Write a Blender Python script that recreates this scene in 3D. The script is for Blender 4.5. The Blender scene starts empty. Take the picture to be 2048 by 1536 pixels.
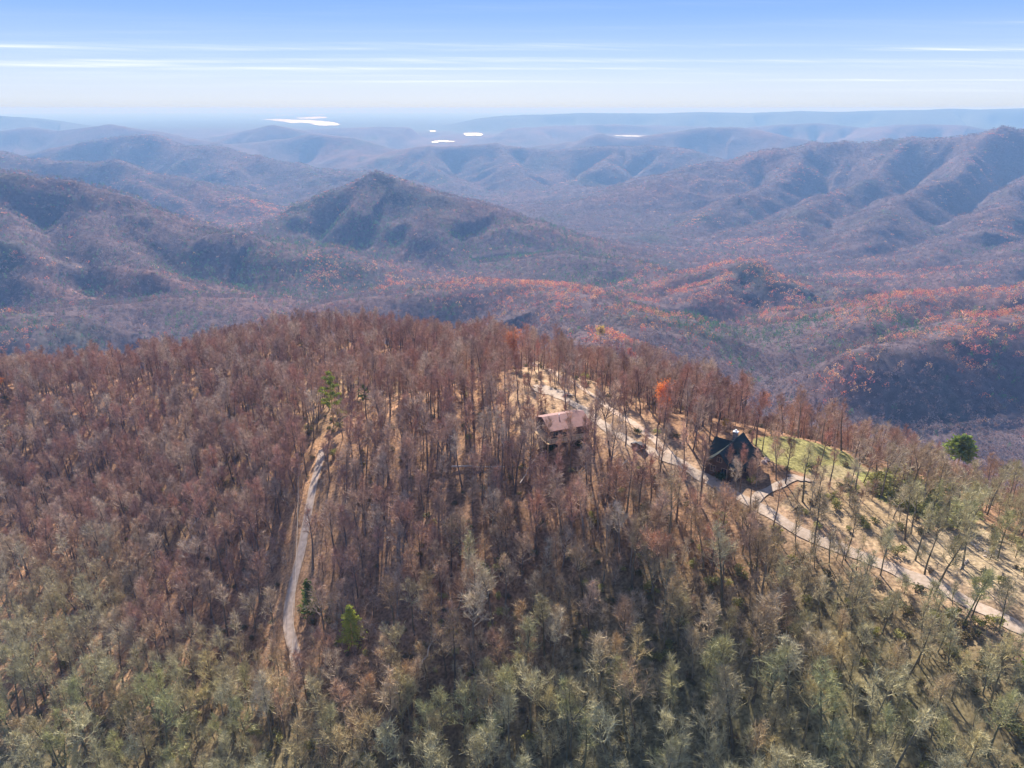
import bpy, math, random
import numpy as np
from mathutils import Vector, Matrix
R = math.radians
S = bpy.context.scene
COL = S.collection
rng = np.random.default_rng(7)
random.seed(7)

# ------------------------------------------------------------------ camera, sky, sun, exposure
PITCH = R(21.2); F = 1420.0                      # focal length in pixels of the 2048 wide photograph
cam_d = bpy.data.cameras.new('camera'); cam = bpy.data.objects.new('camera', cam_d); COL.objects.link(cam)
cam.location = (0, 0, 0); cam.rotation_euler = (math.pi/2 - PITCH, 0, 0)
cam_d.sensor_width = 36; cam_d.lens = 36*F/2048; cam_d.clip_start = 1; cam_d.clip_end = 200000
S.camera = cam
SUN_AZ = R(-5.0); SUN_EL = R(36.0)
sd = Vector((math.sin(SUN_AZ)*math.cos(SUN_EL), math.cos(SUN_AZ)*math.cos(SUN_EL), math.sin(SUN_EL)))
sun_d = bpy.data.lights.new('sun', 'SUN'); sun_d.energy = 4.6; sun_d.angle = R(0.5); sun_d.color = (1.0, .93, .84)
sun = bpy.data.objects.new('sun', sun_d); COL.objects.link(sun); sun.rotation_euler = sd.to_track_quat('Z', 'Y').to_euler()
sun.location = sd*400
S.view_settings.view_transform = 'Standard'; S.view_settings.look = 'None'; S.view_settings.gamma = 1
S.view_settings.use_curve_mapping = False; S.view_settings.exposure = 1.15

def N(nt, kind, **kw):
    n = nt.nodes.new(kind)
    for k, v in kw.items():
        if k.startswith('i_'): n.inputs[k[2:].replace('_', ' ')].default_value = v
        else: setattr(n, k, v)
    return n
def ramp(nt, stops, interp='LINEAR'):
    n = nt.nodes.new('ShaderNodeValToRGB'); cr = n.color_ramp; cr.interpolation = interp
    while len(cr.elements) < len(stops): cr.elements.new(0.5)
    for e, (p, c) in zip(cr.elements, stops):
        e.position = p; e.color = (c, c, c, 1) if isinstance(c, (int, float)) else (*c, 1)
    return n
def math_(nt, op, a, b=None, c=None):
    n = nt.nodes.new('ShaderNodeMath'); n.operation = op
    for i, v in enumerate((a, b, c)):
        if v is None: continue
        if isinstance(v, (int, float)): n.inputs[i].default_value = v
        else: nt.links.new(v, n.inputs[i])
    return n.outputs[0]
def mix(nt, f, a, b, blend='MIX'):
    n = nt.nodes.new('ShaderNodeMix'); n.data_type = 'RGBA'; n.blend_type = blend
    for sock, v in ((n.inputs[0], f), (n.inputs[6], a), (n.inputs[7], b)):
        if isinstance(v, (int, float)): sock.default_value = v
        elif isinstance(v, tuple): sock.default_value = (*v, 1)
        else: nt.links.new(v, sock)
    return n.outputs[2]

W = bpy.data.worlds.new('World'); S.world = W; W.use_nodes = True
nt = W.node_tree; nt.nodes.clear()
sky = N(nt, 'ShaderNodeTexSky', sky_type='NISHITA'); sky.sun_disc = False
sky.sun_elevation = SUN_EL; sky.sun_rotation = SUN_AZ; sky.altitude = 900; sky.air_density = 1.0; sky.dust_density = .6; sky.ozone_density = 2.0
tc = N(nt, 'ShaderNodeTexCoord'); sep = N(nt, 'ShaderNodeSeparateXYZ'); nt.links.new(tc.outputs['Generated'], sep.inputs[0])
el = math_(nt, 'ARCSINE', sep.outputs[2])                         # elevation, radians
az = math_(nt, 'ARCTAN2', sep.outputs[0], sep.outputs[1])
elt = math_(nt, 'ARCTAN2', sep.outputs[2], math_(nt, 'MAXIMUM', sep.outputs[1], .02))   # straight streaks lie on great circles
eln = math_(nt, 'MULTIPLY', el, 180/math.pi/90); eltn = math_(nt, 'MULTIPLY', elt, 180/math.pi/90)                   # 0..1 over 0..90 degrees
gr = ramp(nt, [(0.0, (5.4, 6.1, 6.9)), (0.006, (6.0, 6.8, 8.2)), (0.022, (5.7, 6.8, 8.8)), (.038, (4.2, 5.8, 8.8)), (.068, (2.4, 4.3, 8.6)), (.095, (1.5, 3.4, 8.2)), (.12, (1.1, 2.8, 8.0)), (.3, (1.6, 2.6, 5.6)), (1, (1.6, 2.4, 4.6))])
nt.links.new(eln, gr.inputs[0])
base = mix(nt, .90, sky.outputs[0], gr.outputs[0])
def streak(az_s, el_s, seed, lo, hi, e0, e1, e2, e3, warp=.004, det=5):
    # cirrus: long thin bands with frayed edges, between given elevations (degrees)
    w = N(nt, 'ShaderNodeTexNoise', noise_dimensions='2D'); w.inputs['Scale'].default_value = 1; w.inputs['Detail'].default_value = 3
    cw = N(nt, 'ShaderNodeCombineXYZ'); nt.links.new(math_(nt, 'MULTIPLY', az, 5.0), cw.inputs[0]); nt.links.new(math_(nt, 'MULTIPLY_ADD', elt, 30.0, seed), cw.inputs[1])
    nt.links.new(cw.outputs[0], w.inputs['Vector'])
    elw = math_(nt, 'MULTIPLY_ADD', w.outputs[0], warp, elt)
    c = N(nt, 'ShaderNodeCombineXYZ')
    nt.links.new(math_(nt, 'MULTIPLY_ADD', az, az_s, seed), c.inputs[0]); nt.links.new(math_(nt, 'MULTIPLY_ADD', elw, el_s, seed*1.7), c.inputs[1])
    n = N(nt, 'ShaderNodeTexNoise', noise_dimensions='2D'); n.inputs['Scale'].default_value = 1; n.inputs['Detail'].default_value = det; n.inputs['Roughness'].default_value = .62
    nt.links.new(c.outputs[0], n.inputs['Vector'])
    r = ramp(nt, [(lo, 0.0), (hi, 1.0)]); nt.links.new(n.outputs[0], r.inputs[0])
    m = ramp(nt, [(0, 0.), (e0/90, 0.), (e1/90, 1.), (e2/90, 1.), (e3/90, 0.)]); nt.links.new(eltn, m.inputs[0])
    return math_(nt, 'MULTIPLY', r.outputs[0], m.outputs[0])
def band(eldeg, half, a0, a1, soft, amt, slope=0.0):
    # one contrail-like streak at an elevation, between two azimuths
    w = N(nt, 'ShaderNodeTexNoise', noise_dimensions='2D'); w.inputs['Detail'].default_value = 6; w.inputs['Scale'].default_value = 1; w.inputs['Roughness'].default_value = .65
    cw = N(nt, 'ShaderNodeCombineXYZ'); nt.links.new(math_(nt, 'MULTIPLY_ADD', az, 7.0, eldeg), cw.inputs[0]); nt.links.new(math_(nt, 'MULTIPLY', elt, 260), cw.inputs[1])
    nt.links.new(cw.outputs[0], w.inputs['Vector'])
    e = math_(nt, 'ADD', math_(nt, 'MULTIPLY_ADD', az, slope, elt), math_(nt, 'MULTIPLY', math_(nt, 'SUBTRACT', w.outputs[0], .5), R(half*1.6)))
    d = math_(nt, 'DIVIDE', math_(nt, 'ABSOLUTE', math_(nt, 'SUBTRACT', e, R(eldeg))), R(half))
    a = math_(nt, 'MAXIMUM', math_(nt, 'SUBTRACT', 1.0, d), 0.0)
    am = (R(a0)+R(a1))/2; ah = abs(R(a1)-R(a0))/2
    f = math_(nt, 'DIVIDE', math_(nt, 'SUBTRACT', ah, math_(nt, 'ABSOLUTE', math_(nt, 'SUBTRACT', az, am))), R(soft))
    f = math_(nt, 'MINIMUM', math_(nt, 'MAXIMUM', f, 0.0), 1.0)
    return math_(nt, 'MULTIPLY', math_(nt, 'MULTIPLY', math_(nt, 'POWER', a, .8), f), amt)
def px2sky(px, py):
    u = (px-1024)/F; v = (768-py)/F
    d = Vector((u, math.cos(PITCH)+v*math.sin(PITCH), -math.sin(PITCH)+v*math.cos(PITCH))).normalized()
    return math.degrees(math.atan2(d.x, d.y)), math.degrees(math.atan2(d.z, d.y))
acc = streak(1.6, 95, 3.1, .46, .74, 1.9, 3.0, 4.0, 5.6)
acc = math_(nt, 'MULTIPLY', acc, .42)
for s in (math_(nt, 'MULTIPLY', streak(2.2, 150, 9.3, .5, .8, .6, 1.3, 2.6, 3.6), .3),
          math_(nt, 'MULTIPLY', streak(1.3, 60, 21.7, .5, .85, 3.5, 5, 10, 16), .12),):
    acc = math_(nt, 'ADD', acc, s)
for (x0, x1, y, hw, amt) in ((-300, 240, 92, .16, .8), (-300, 480, 124, .26, 1.0), (-300, 430, 131, .14, 1.1), (300, 1400, 120, .20, .7), (300, 1500, 137, .11, .9), (1100, 2300, 122, .18, .55), (480, 1250, 163, .09, 1.2),
                             (1680, 2400, 99, .15, 1.2), (1450, 2400, 160, .09, 1.2), (450, 800, 98, .10, .5), (560, 1000, 151, .10, .5), (300, 900, 140, .25, .35),
                             (1900, 2400, 45, .10, .3), (1100, 1500, 165, .06, .6), (1600, 2300, 180, .2, .35), (0, 300, 145, .14, .4)):
    a0, e0 = px2sky(x0, y); a1, e1 = px2sky(x1, y); em = px2sky((x0+x1)/2, y)[1]
    ec = em if abs(a0) > abs(a1) else em
    acc = math_(nt, 'ADD', acc, band(ec, hw, a0, a1, min(9, abs(a1-a0)*.35), amt*.75))
fn = N(nt, 'ShaderNodeTexNoise', noise_dimensions='2D'); fn.inputs['Scale'].default_value = 1; fn.inputs['Detail'].default_value = 5; fn.inputs['Roughness'].default_value = .6
fc_ = N(nt, 'ShaderNodeCombineXYZ'); nt.links.new(math_(nt, 'MULTIPLY', az, 6.0), fc_.inputs[0]); nt.links.new(math_(nt, 'MULTIPLY_ADD', az, 14.0, math_(nt, 'MULTIPLY', elt, 330)), fc_.inputs[1]); nt.links.new(fc_.outputs[0], fn.inputs['Vector'])
fr0 = ramp(nt, [(.32, .28), (.66, 1.0)]); nt.links.new(fn.outputs[0], fr0.inputs[0])
accn = math_(nt, 'MINIMUM', math_(nt, 'MULTIPLY', acc, fr0.outputs[0]), .92)
skyc = mix(nt, accn, base, (8.2, 8.9, 10.0))
below = ramp(nt, [(.499, 0.), (.5, 1.)]); nt.links.new(math_(nt, 'MULTIPLY_ADD', sep.outputs[2], .5, .5), below.inputs[0])
bg = N(nt, 'ShaderNodeBackground'); bg.inputs[1].default_value = .053
nt.links.new(skyc, bg.inputs[0]); wo = N(nt, 'ShaderNodeOutputWorld'); nt.links.new(bg.outputs[0], wo.inputs[0])

# ------------------------------------------------------------------ numbers: projection, noise
SP, CP = math.sin(PITCH), math.cos(PITCH)
def ray(px, py):
    u = (px-1024)/F; v = (768-py)/F
    return np.array([u, CP+v*SP, -SP+v*CP])
def at_y(px, py, y):
    d = ray(px, py); return d*(y/d[1])
def at_z(px, py, z):
    d = ray(px, py); return d*(z/d[2])
def proj(P):
    P = np.asarray(P, float); x, y, z = P[..., 0], P[..., 1], P[..., 2]
    f = y*CP - z*SP; u = y*SP + z*CP
    f = np.where(f < .1, .1, f)
    return 1024 + F*x/f, 768 - F*u/f, f

def _h(ix, iy, s):
    n = (ix.astype(np.int64)*374761393 + iy.astype(np.int64)*668265263 + s*974634777) & 0xffffffff
    n = ((n ^ (n >> 13))*1274126177) & 0xffffffff
    return ((n ^ (n >> 16)) & 0xffff)/65535.0
def vnoise(x, y, s=0):
    ix = np.floor(x); iy = np.floor(y); fx = x-ix; fy = y-iy
    fx = fx*fx*fx*(fx*(fx*6-15)+10); fy = fy*fy*fy*(fy*(fy*6-15)+10)
    a = _h(ix, iy, s); b = _h(ix+1, iy, s); c = _h(ix, iy+1, s); d = _h(ix+1, iy+1, s)
    return (a+(b-a)*fx + (c-a)*fy + (a-b-c+d)*fx*fy)*2-1
def fbm(x, y, s=0, o=4, g=.5):
    r = 0; a = 1; t = 0
    for i in range(o):
        r = r + a*vnoise(x*2**i + i*17.3, y*2**i - i*9.1, s+i); t += a; a *= g
    return r/t
def ridged(x, y, s=0, o=4, g=.5):
    r = 0; a = 1; t = 0
    for i in range(o):
        r = r + a*(1-2*np.abs(vnoise(x*2**i + i*7.7, y*2**i + i*3.3, s+i))); t += a; a *= g
    return r/t
def sstep(a, b, x):
    t = np.clip((x-a)/(b-a), 0, 1); return t*t*(3-2*t)

# ------------------------------------------------------------------ the shape of the land
NEAR = []
def cz(px, py, z): p = at_z(px, py, z); NEAR.append((p[0], p[1], z))
def ct(px, py, y, under=0): p = at_y(px, py, y); NEAR.append((p[0], p[1], p[2]-under))
cz(1125, 875, -88); cz(1040, 840, -89); cz(1200, 850, -88.5); cz(1475, 935, -90); cz(1560, 1010, -91); cz(1750, 1122, -92); cz(2048, 1268, -92)
cz(1065, 730, -92); cz(1120, 790, -89); cz(1210, 790, -93); cz(1600, 905, -90); cz(1700, 940, -94); cz(1560, 882, -91); cz(1620, 884, -92); cz(1690, 905, -94.5); cz(1750, 925, -97); cz(1830, 955, -99.5)
cz(1880, 990, -97); cz(1950, 1110, -94)
cz(640, 905, -109); cz(615, 1010, -115); cz(578, 1210, -130); cz(585, 1320, -134)
cz(850, 900, -98); cz(850, 1100, -108); cz(1100, 1000, -97); cz(1100, 1200, -108); cz(1024, 1536, -124); cz(1350, 1150, -98); cz(1500, 1536, -112); cz(2048, 1536, -97)
cz(700, 1536, -134); cz(350, 1536, -142); cz(0, 1536, -150); cz(0, 1250, -152); cz(330, 1200, -142); cz(0, 1050, -152); cz(450, 1000, -127)
cz(330, 940, -139); cz(180, 985, -148); cz(480, 870, -124); cz(230, 860, -136); cz(700, 800, -108); cz(420, 790, -127)
ct(640, 628, 395, 16); ct(850, 645, 385, 16); ct(450, 668, 385, 16); ct(300, 690, 370, 16); ct(100, 705, 365, 16); ct(-100, 715, 360, 16)
ct(1000, 648, 360, 16); ct(1180, 700, 315, 16); ct(1300, 750, 290, 17); ct(1500, 800, 265, 18); ct(1700, 850, 255, 19); ct(1900, 905, 245, 20); ct(2100, 965, 235, 20)
ct(900, 740, 290, 12)
for x, y, z in ((0, 480, -185), (-120, 500, -215), (150, 430, -232), (260, 380, -245), (-300, 480, -215), (-420, 380, -175), (0, 620, -260), (-250, 620, -290), (220, 560, -310),
                (380, 400, -300), (330, 200, -195), (450, 200, -275), (500, 320, -320), (0, 40, -150), (-150, 60, -165), (150, 40, -110), (250, 80, -130), (-300, 150, -175), (-450, 200, -200), (0, -100, -200), (200, -60, -160), (-200, -80, -220)):
    NEAR.append((x, y, z))
NEAR = np.array(NEAR)
def _tps(d2): return np.where(d2 > 0, .5*d2*np.log(np.maximum(d2, 1e-9)), 0)
_sc = 100.0
_P = NEAR[:, :2]/_sc; _n = len(_P)
_K = _tps(((_P[:, None]-_P[None])**2).sum(-1)) + np.eye(_n)*.02
_A = np.zeros((_n+3, _n+3)); _A[:_n, :_n] = _K; _A[:_n, _n] = 1; _A[:_n, _n+1:] = _P; _A[_n:, :_n] = _A[:_n, _n:].T
_wt = np.linalg.solve(_A, np.r_[NEAR[:, 2], 0, 0, 0])
def near_h(x, y):
    X = x/_sc; Y = y/_sc; o = _wt[_n] + _wt[_n+1]*X + _wt[_n+2]*Y
    for i in range(_n): o = o + _wt[i]*_tps((X-_P[i, 0])**2 + (Y-_P[i, 1])**2)
    return o + 1.3*fbm(x/35, y/35, 40, 3)*sstep(150, 260, np.hypot(x, y)) + .5*fbm(x/9, y/9, 44, 2)

# ridge lines: (width, points as photo column, photo row, distance in metres)
RIDGES = [
 (520, [(-260, 330, 1900), (0, 350, 2000), (140, 370, 2000), (200, 385, 1980), (330, 442, 1900), (420, 460, 1900), (520, 474, 1950), (620, 505, 1900)]),
 (300, [(140, 372, 2000), (190, 450, 1700), (330, 520, 1500), (430, 560, 1400)]),
 (260, [(-60, 380, 1900), (20, 470, 1500), (120, 560, 1250)]),
 (420, [(480, 440, 2700), (560, 425, 2650), (640, 380, 2600), (700, 350, 2600), (740, 337, 2600), (790, 352, 2600), (850, 367, 2550), (930, 383, 2500), (1000, 400, 2450), (1050, 432, 2350), (1110, 470, 2200), (1150, 500, 2000)]),
 (230, [(850, 372, 2550), (860, 430, 2250), (900, 470, 2050)]),
 (200, [(740, 345, 2600), (700, 400, 2350), (660, 450, 2150)]),
 (600, [(-300, 280, 4000), (0, 303, 4000), (60, 318, 3900), (140, 322, 3900), (230, 325, 3900), (330, 352, 3800), (450, 395, 3600), (540, 420, 3400)]),
 (350, [(230, 328, 3900), (300, 370, 3500), (400, 420, 3200)]),
 (750, [(70, 305, 5600), (180, 280, 5600), (290, 268, 5500), (350, 290, 5400), (430, 290, 5300), (480, 308, 5200), (600, 328, 5000), (720, 345, 4600)]),
 (450, [(430, 292, 5300), (470, 340, 4700), (560, 370, 4300)]),
 (900, [(-400, 250, 7600), (0, 262, 7600), (60, 254, 7700), (120, 262, 7700), (220, 249, 7600), (270, 258, 7600), (330, 267, 7400), (420, 285, 7100)]),
 (800, [(-400, 226, 10500), (20, 230, 10500), (120, 224, 11000), (180, 230, 11000), (250, 229, 11000), (340, 236, 11000), (450, 238, 11500)]),
 (800, [(440, 290, 7600), (520, 284, 7600), (560, 280, 7500), (620, 268, 7500), (700, 276, 7400), (750, 292, 7200), (800, 310, 7000)]),
 (900, [(440, 275, 8700), (490, 262, 8600), (545, 250, 8500), (600, 262, 8500), (680, 272, 8300)]),
 (700, [(740, 312, 6800), (800, 300, 6600), (860, 292, 6500), (920, 294, 6500), (1000, 287, 6500), (1100, 302, 6300), (1180, 292, 6200), (1260, 288, 6200), (1340, 292, 6000), (1430, 315, 5600), (1500, 340, 5300)]),
 (400, [(1000, 290, 6500), (1020, 330, 5600), (1060, 350, 5000)]),
 (350, [(860, 296, 6500), (850, 325, 5900), (930, 345, 5200)]),
 (400, [(1240, 290, 6200), (1200, 325, 5500), (1140, 350, 5000)]),
 (900, [(1090, 292, 8000), (1150, 283, 7900), (1200, 268, 7700), (1250, 280, 7600), (1340, 265, 7600), (1400, 257, 7500), (1480, 254, 7500), (1530, 264, 7300), (1610, 281, 7000), (1700, 295, 6700)]),
 (700, [(1500, 254, 9800), (1560, 250, 9600), (1640, 246, 9500), (1720, 256, 9300), (1780, 250, 8800), (1850, 248, 8600), (1930, 251, 8500), (1990, 262, 8300), (2060, 275, 8000)]),
 (900, [(1000, 232, 13500), (1150, 226, 13500), (1300, 227, 13300), (1400, 224, 13000), (1500, 226, 13000), (1600, 222, 12800), (1680, 224, 12700), (1750, 221, 12500), (1850, 220, 12000), (1900, 217, 12000), (1960, 219, 11800), (2048, 216.5, 11500), (2400, 216, 11000)]),
 (900, [(560, 262, 9800), (760, 255, 10200), (1000, 259, 10500), (1180, 250, 10800), (1400, 252, 11000)]),
 (900, [(2500, 262, 3700), (2150, 268, 3800), (2048, 262, 3800), (2005, 258, 3800), (1960, 268, 3900), (1900, 278, 4000), (1800, 283, 4100), (1700, 287, 4200), (1630, 282, 4300), (1580, 295, 4300), (1500, 312, 4300), (1400, 335, 4200), (1300, 368, 4000), (1200, 400, 3800), (1110, 425, 3600)]),
 (300, [(1630, 284, 4300), (1560, 350, 3700), (1450, 400, 3300), (1340, 445, 2900), (1240, 475, 2600)]),
 (300, [(1820, 285, 4100), (1750, 340, 3500), (1640, 390, 3000), (1540, 440, 2600), (1450, 478, 2350)]),
 (300, [(1980, 268, 3900), (1900, 340, 3200), (1780, 400, 2700), (1700, 450, 2350), (1580, 490, 2100)]),
 (320, [(2150, 280, 3700), (2080, 350, 3000), (1980, 420, 2500), (1850, 475, 2100), (1740, 510, 1900)]),
 (280, [(2300, 380, 2700), (2150, 430, 2300), (2048, 490, 1900), (1930, 520, 1750), (1840, 540, 1650)]),
 (210, [(1120, 490, 2000), (1220, 500, 1900), (1300, 525, 1750), (1360, 512, 1700), (1430, 498, 1650), (1490, 497, 1600), (1550, 540, 1500), (1610, 575, 1400), (1690, 610, 1250)]),
 (170, [(1430, 505, 1650), (1400, 550, 1450), (1340, 590, 1300)]),
 (200, [(1600, 530, 1700), (1680, 548, 1550), (1740, 548, 1500), (1800, 575, 1400), (1870, 600, 1300)]),
 (190, [(2300, 560, 1250), (2048, 598, 1200), (1960, 590, 1250), (1880, 605, 1200), (1800, 618, 1150), (1720, 650, 1050)]),
 (150, [(2300, 620, 950), (2048, 648, 950), (1950, 660, 930), (1850, 690, 880), (1780, 715, 820)]),
 (220, [(560, 560, 1750), (700, 570, 1650), (800, 555, 1650), (880, 545, 1700), (960, 540, 1800)]),
 (170, [(700, 610, 1350), (820, 592, 1400), (930, 575, 1450), (1040, 575, 1400), (1130, 590, 1300), (1220, 620, 1150), (1300, 660, 950)]),
 (150, [(1130, 640, 1000), (1250, 690, 760), (1350, 735, 620)]),
 (200, [(350, 600, 1300), (200, 620, 1200), (60, 640, 1100), (-200, 650, 1000)]),
]
RR = []
for w, pts in RIDGES:
    P = np.array([at_y(px, py + (2.0 if y < 6500 else 0)*2500/max(y, 1200), y) for px, py, y in pts])
    P[:, 2] -= np.where(P[:, 1] < 6500, 8, 0)
    if w <= 450 and 1300 < P[:, 1].mean() < 6500: P[:, 2] -= 22; P[-1, 2] -= 75; P[-2, 2] -= 20*(len(P) > 3)
    RR.append((w, P))
def base_h(r, x):
    return np.interp(r, [0, 500, 1000, 2000, 3500, 6000, 8500, 11000, 14000, 40000, 60000], [-330, -345, -400, -455, -540, -620, -560, -440, -285, -275, -270])
LAKES = []
for z0, pts in ((-262, [(522, 238.5), (560, 238), (600, 239.5), (640, 241.5), (668, 245), (680, 248.5), (672, 250.5), (640, 250.8), (622, 249), (634, 247.2), (600, 245), (580, 246.2), (570, 243.5), (545, 240.8)]),
                (-262, [(592, 235.5), (612, 234.8), (630, 233), (655, 234.2), (652, 235.8), (628, 237.5), (600, 237.5)]),
                (-262, [(550, 229.6), (590, 228.8), (588, 230), (556, 230.8)]), (-262, [(625, 229), (648, 228.6), (646, 229.8), (630, 230.2)]),
                (-390, [(862, 284), (872, 281.8), (893, 279.5), (903, 276), (914, 278), (910, 282.6), (892, 284.2), (880, 282.8), (874, 285.4), (865, 285.2)]),
                (-350, [(928, 266.2), (958, 266), (967, 268), (962, 271), (930, 270.4)]), (-330, [(857, 261.5), (870, 261), (872, 262.8), (864, 263.4)]),
                (-330, [(1228, 270.8), (1262, 270.4), (1304, 272), (1310, 273.8), (1270, 273.6), (1232, 272.4)])):
    fine_pts = []; lr = random.Random(len(LAKES)+3)
    for i_, (a_, b_) in enumerate(pts):
        c_, d_ = pts[(i_+1) % len(pts)]; k_ = 5
        for q_ in range(k_):
            t_ = q_/k_; j_ = (1 if q_ else 0)*abs(c_-a_)*.02; fine_pts.append((a_+(c_-a_)*t_+lr.uniform(-1.6, 1.6)*(q_ > 0), b_+(d_-b_)*t_+lr.uniform(-.42, .42)*(q_ > 0)))
    LAKES.append((z0, np.array([at_z(px, py, z0) for px, py in fine_pts])))
def flatten_lakes(x, y, h):
    for z0, P in LAKES:
        c = (P.max(0)+P.min(0))/2; e = (P.max(0)-P.min(0))/2
        q = np.sqrt(((x-c[0])/(e[0]+150))**2+((y-c[1])/(e[1]+300))**2); w = sstep(1.9, 1.25, q); h = h*(1-w)+(z0-8)*w
    return h
def mountain_h(x, y):
    r = np.hypot(x, y); b = base_h(r, x)
    wx = x + 90*fbm(x/420, y/420, 3, 4); wy = y + 90*fbm(x/420, y/420, 8, 4)
    out = np.zeros_like(x); K = 16.0
    for k, (w, P) in enumerate(RR):
        w = w*(1.0 if P[:, 1].mean() < 1450 else .68 if P[:, 1].mean() < 9000 else .8)
        m = (x > P[:, 0].min()-4*w) & (x < P[:, 0].max()+4*w) & (y > P[:, 1].min()-4*w) & (y < P[:, 1].max()+4*w)
        if not m.any(): continue
        far = P[:, 1].mean() > 9000
        X = (x if far else .25*x+.75*wx)[m]; Y = (y if far else .25*y+.75*wy)[m]; B = b[m]
        best = np.full(X.shape, 1e18); zc = np.zeros_like(X); s = np.zeros_like(X); L = 0
        for i in range(len(P)-1):
            ax, ay, az_ = P[i]; bx, by, bz = P[i+1]; dx, dy = bx-ax, by-ay; l2 = dx*dx+dy*dy
            t = np.clip(((X-ax)*dx+(Y-ay)*dy)/l2, 0, 1); d2 = (X-ax-t*dx)**2+(Y-ay-t*dy)**2
            u = d2 < best; best = np.where(u, d2, best); ll = math.sqrt(l2)
            zc = np.where(u, az_+(bz-az_)*t, zc); s = np.where(u, L+t*ll, s); L += ll
        d = np.sqrt(best)
        sp = .55*vnoise(s/(w*.42)+k*13.1, d/(w*2.2)+k, 60)
        ww = w*(1+sp*sstep(.08, .7, d/w))
        q = d/ww; q = np.sqrt(q*q+.0225)-.15
        rel = np.maximum(zc-B, 0)
        h = rel*np.exp(-(q**1.25)*1.25)
        out[m] = (out[m]**K + h**K)**(1/K)
    amp = np.clip(out/200, .12, 1.0)
    det = 30*ridged(wx/330, wy/330, 20, 4, .52)*amp*np.clip(1-out/700, .4, 1) + 16*fbm(x/900, y/900, 30, 3)
    det = det*np.interp(r, [0, 5000, 12000, 20000], [1, 1.1, 1.6, 1.0]) * np.clip(1.1-np.maximum(out-110, 0)/170, .2, 1)
    crest = 0
    rib = ridged(wx/210+5, wy/270, 25, 3, .55)
    det = det + 19*rib*sstep(300, 900, r)*np.interp(r, [0, 4500, 9000], [1, 1.5, 0])*np.clip(out/120, .45, 1)
    det = det*np.interp(r, [0, 10500, 13000], [1, 1, .5])
    h = b + out + det
    return np.where(r > 7000, flatten_lakes(x, y, h), h)
def H(x, y):
    x = np.asarray(x, float); y = np.asarray(y, float); sh = x.shape
    x = x.ravel(); y = y.ravel(); r = np.hypot(x*.9, y)
    w = sstep(430, 640, r); out = np.empty_like(x)
    m = w > 0
    if m.any(): out[m] = mountain_h(x[m], y[m])
    n = w < 1
    if n.any():
        nh = near_h(x[n], y[n]); out[n] = np.where(w[n] > 0, nh*(1-w[n]) + np.where(w[n] > 0, out[n], 0)*w[n], nh)
    return out.reshape(sh)
def hit(px, py, y0=60, y1=3000):
    d = ray(px, py); ys = np.exp(np.linspace(math.log(y0), math.log(y1), 1500)); P = d[None]*(ys/d[1])[:, None]
    g = H(P[:, 0], P[:, 1]); k = np.argmax(P[:, 2] < g)
    if k == 0: return P[-1]
    a = P[k-1, 2]-g[k-1]; b = g[k]-P[k, 2]; t = a/(a+b+1e-9)
    p = P[k-1]*(1-t)+P[k]*t; p[2] = H(p[:1], p[1:2])[0]; return p
def hits(l): return np.array([hit(*p) for p in l])

# ------------------------------------------------------------------ object helpers
def tag(o, label=None, cat=None, group=None, kind=None):
    for k, v in (('label', label), ('category', cat), ('group', group), ('kind', kind)):
        if v: o[k] = v
    return o
def empty(name, loc, rz=0, parent=None):
    o = bpy.data.objects.new(name, None); COL.objects.link(o); o.location = loc; o.rotation_euler = (0, 0, rz); o.empty_display_size = .5
    if parent: o.parent = parent
    return o
def np_mesh(name, V, Fq, mats=(), nside=4, smooth=False, mi=None, colors=None):
    V = np.asarray(V, np.float32); Fq = np.asarray(Fq, np.int32)
    me = bpy.data.meshes.new(name); me.vertices.add(len(V)); me.vertices.foreach_set('co', V.ravel())
    n = len(Fq); me.loops.add(n*nside); me.loops.foreach_set('vertex_index', Fq.ravel())
    me.polygons.add(n); me.polygons.foreach_set('loop_start', np.arange(n, dtype=np.int32)*nside)
    if smooth: me.polygons.foreach_set('use_smooth', np.ones(n, bool))
    if mi is not None: me.polygons.foreach_set('material_index', np.asarray(mi, np.int32))
    for m in mats: me.materials.append(m)
    if colors is not None:
        a = me.color_attributes.new('Col', 'FLOAT_COLOR', 'POINT'); c = np.ones((len(V), 4), np.float32); c[:, :3] = colors; a.data.foreach_set('color', c.ravel())
    me.update(calc_edges=True); return me
def link(name, me, parent=None, loc=None):
    o = bpy.data.objects.new(name, me); COL.objects.link(o)
    if parent: o.parent = parent
    if loc is not None: o.location = loc
    return o
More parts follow.
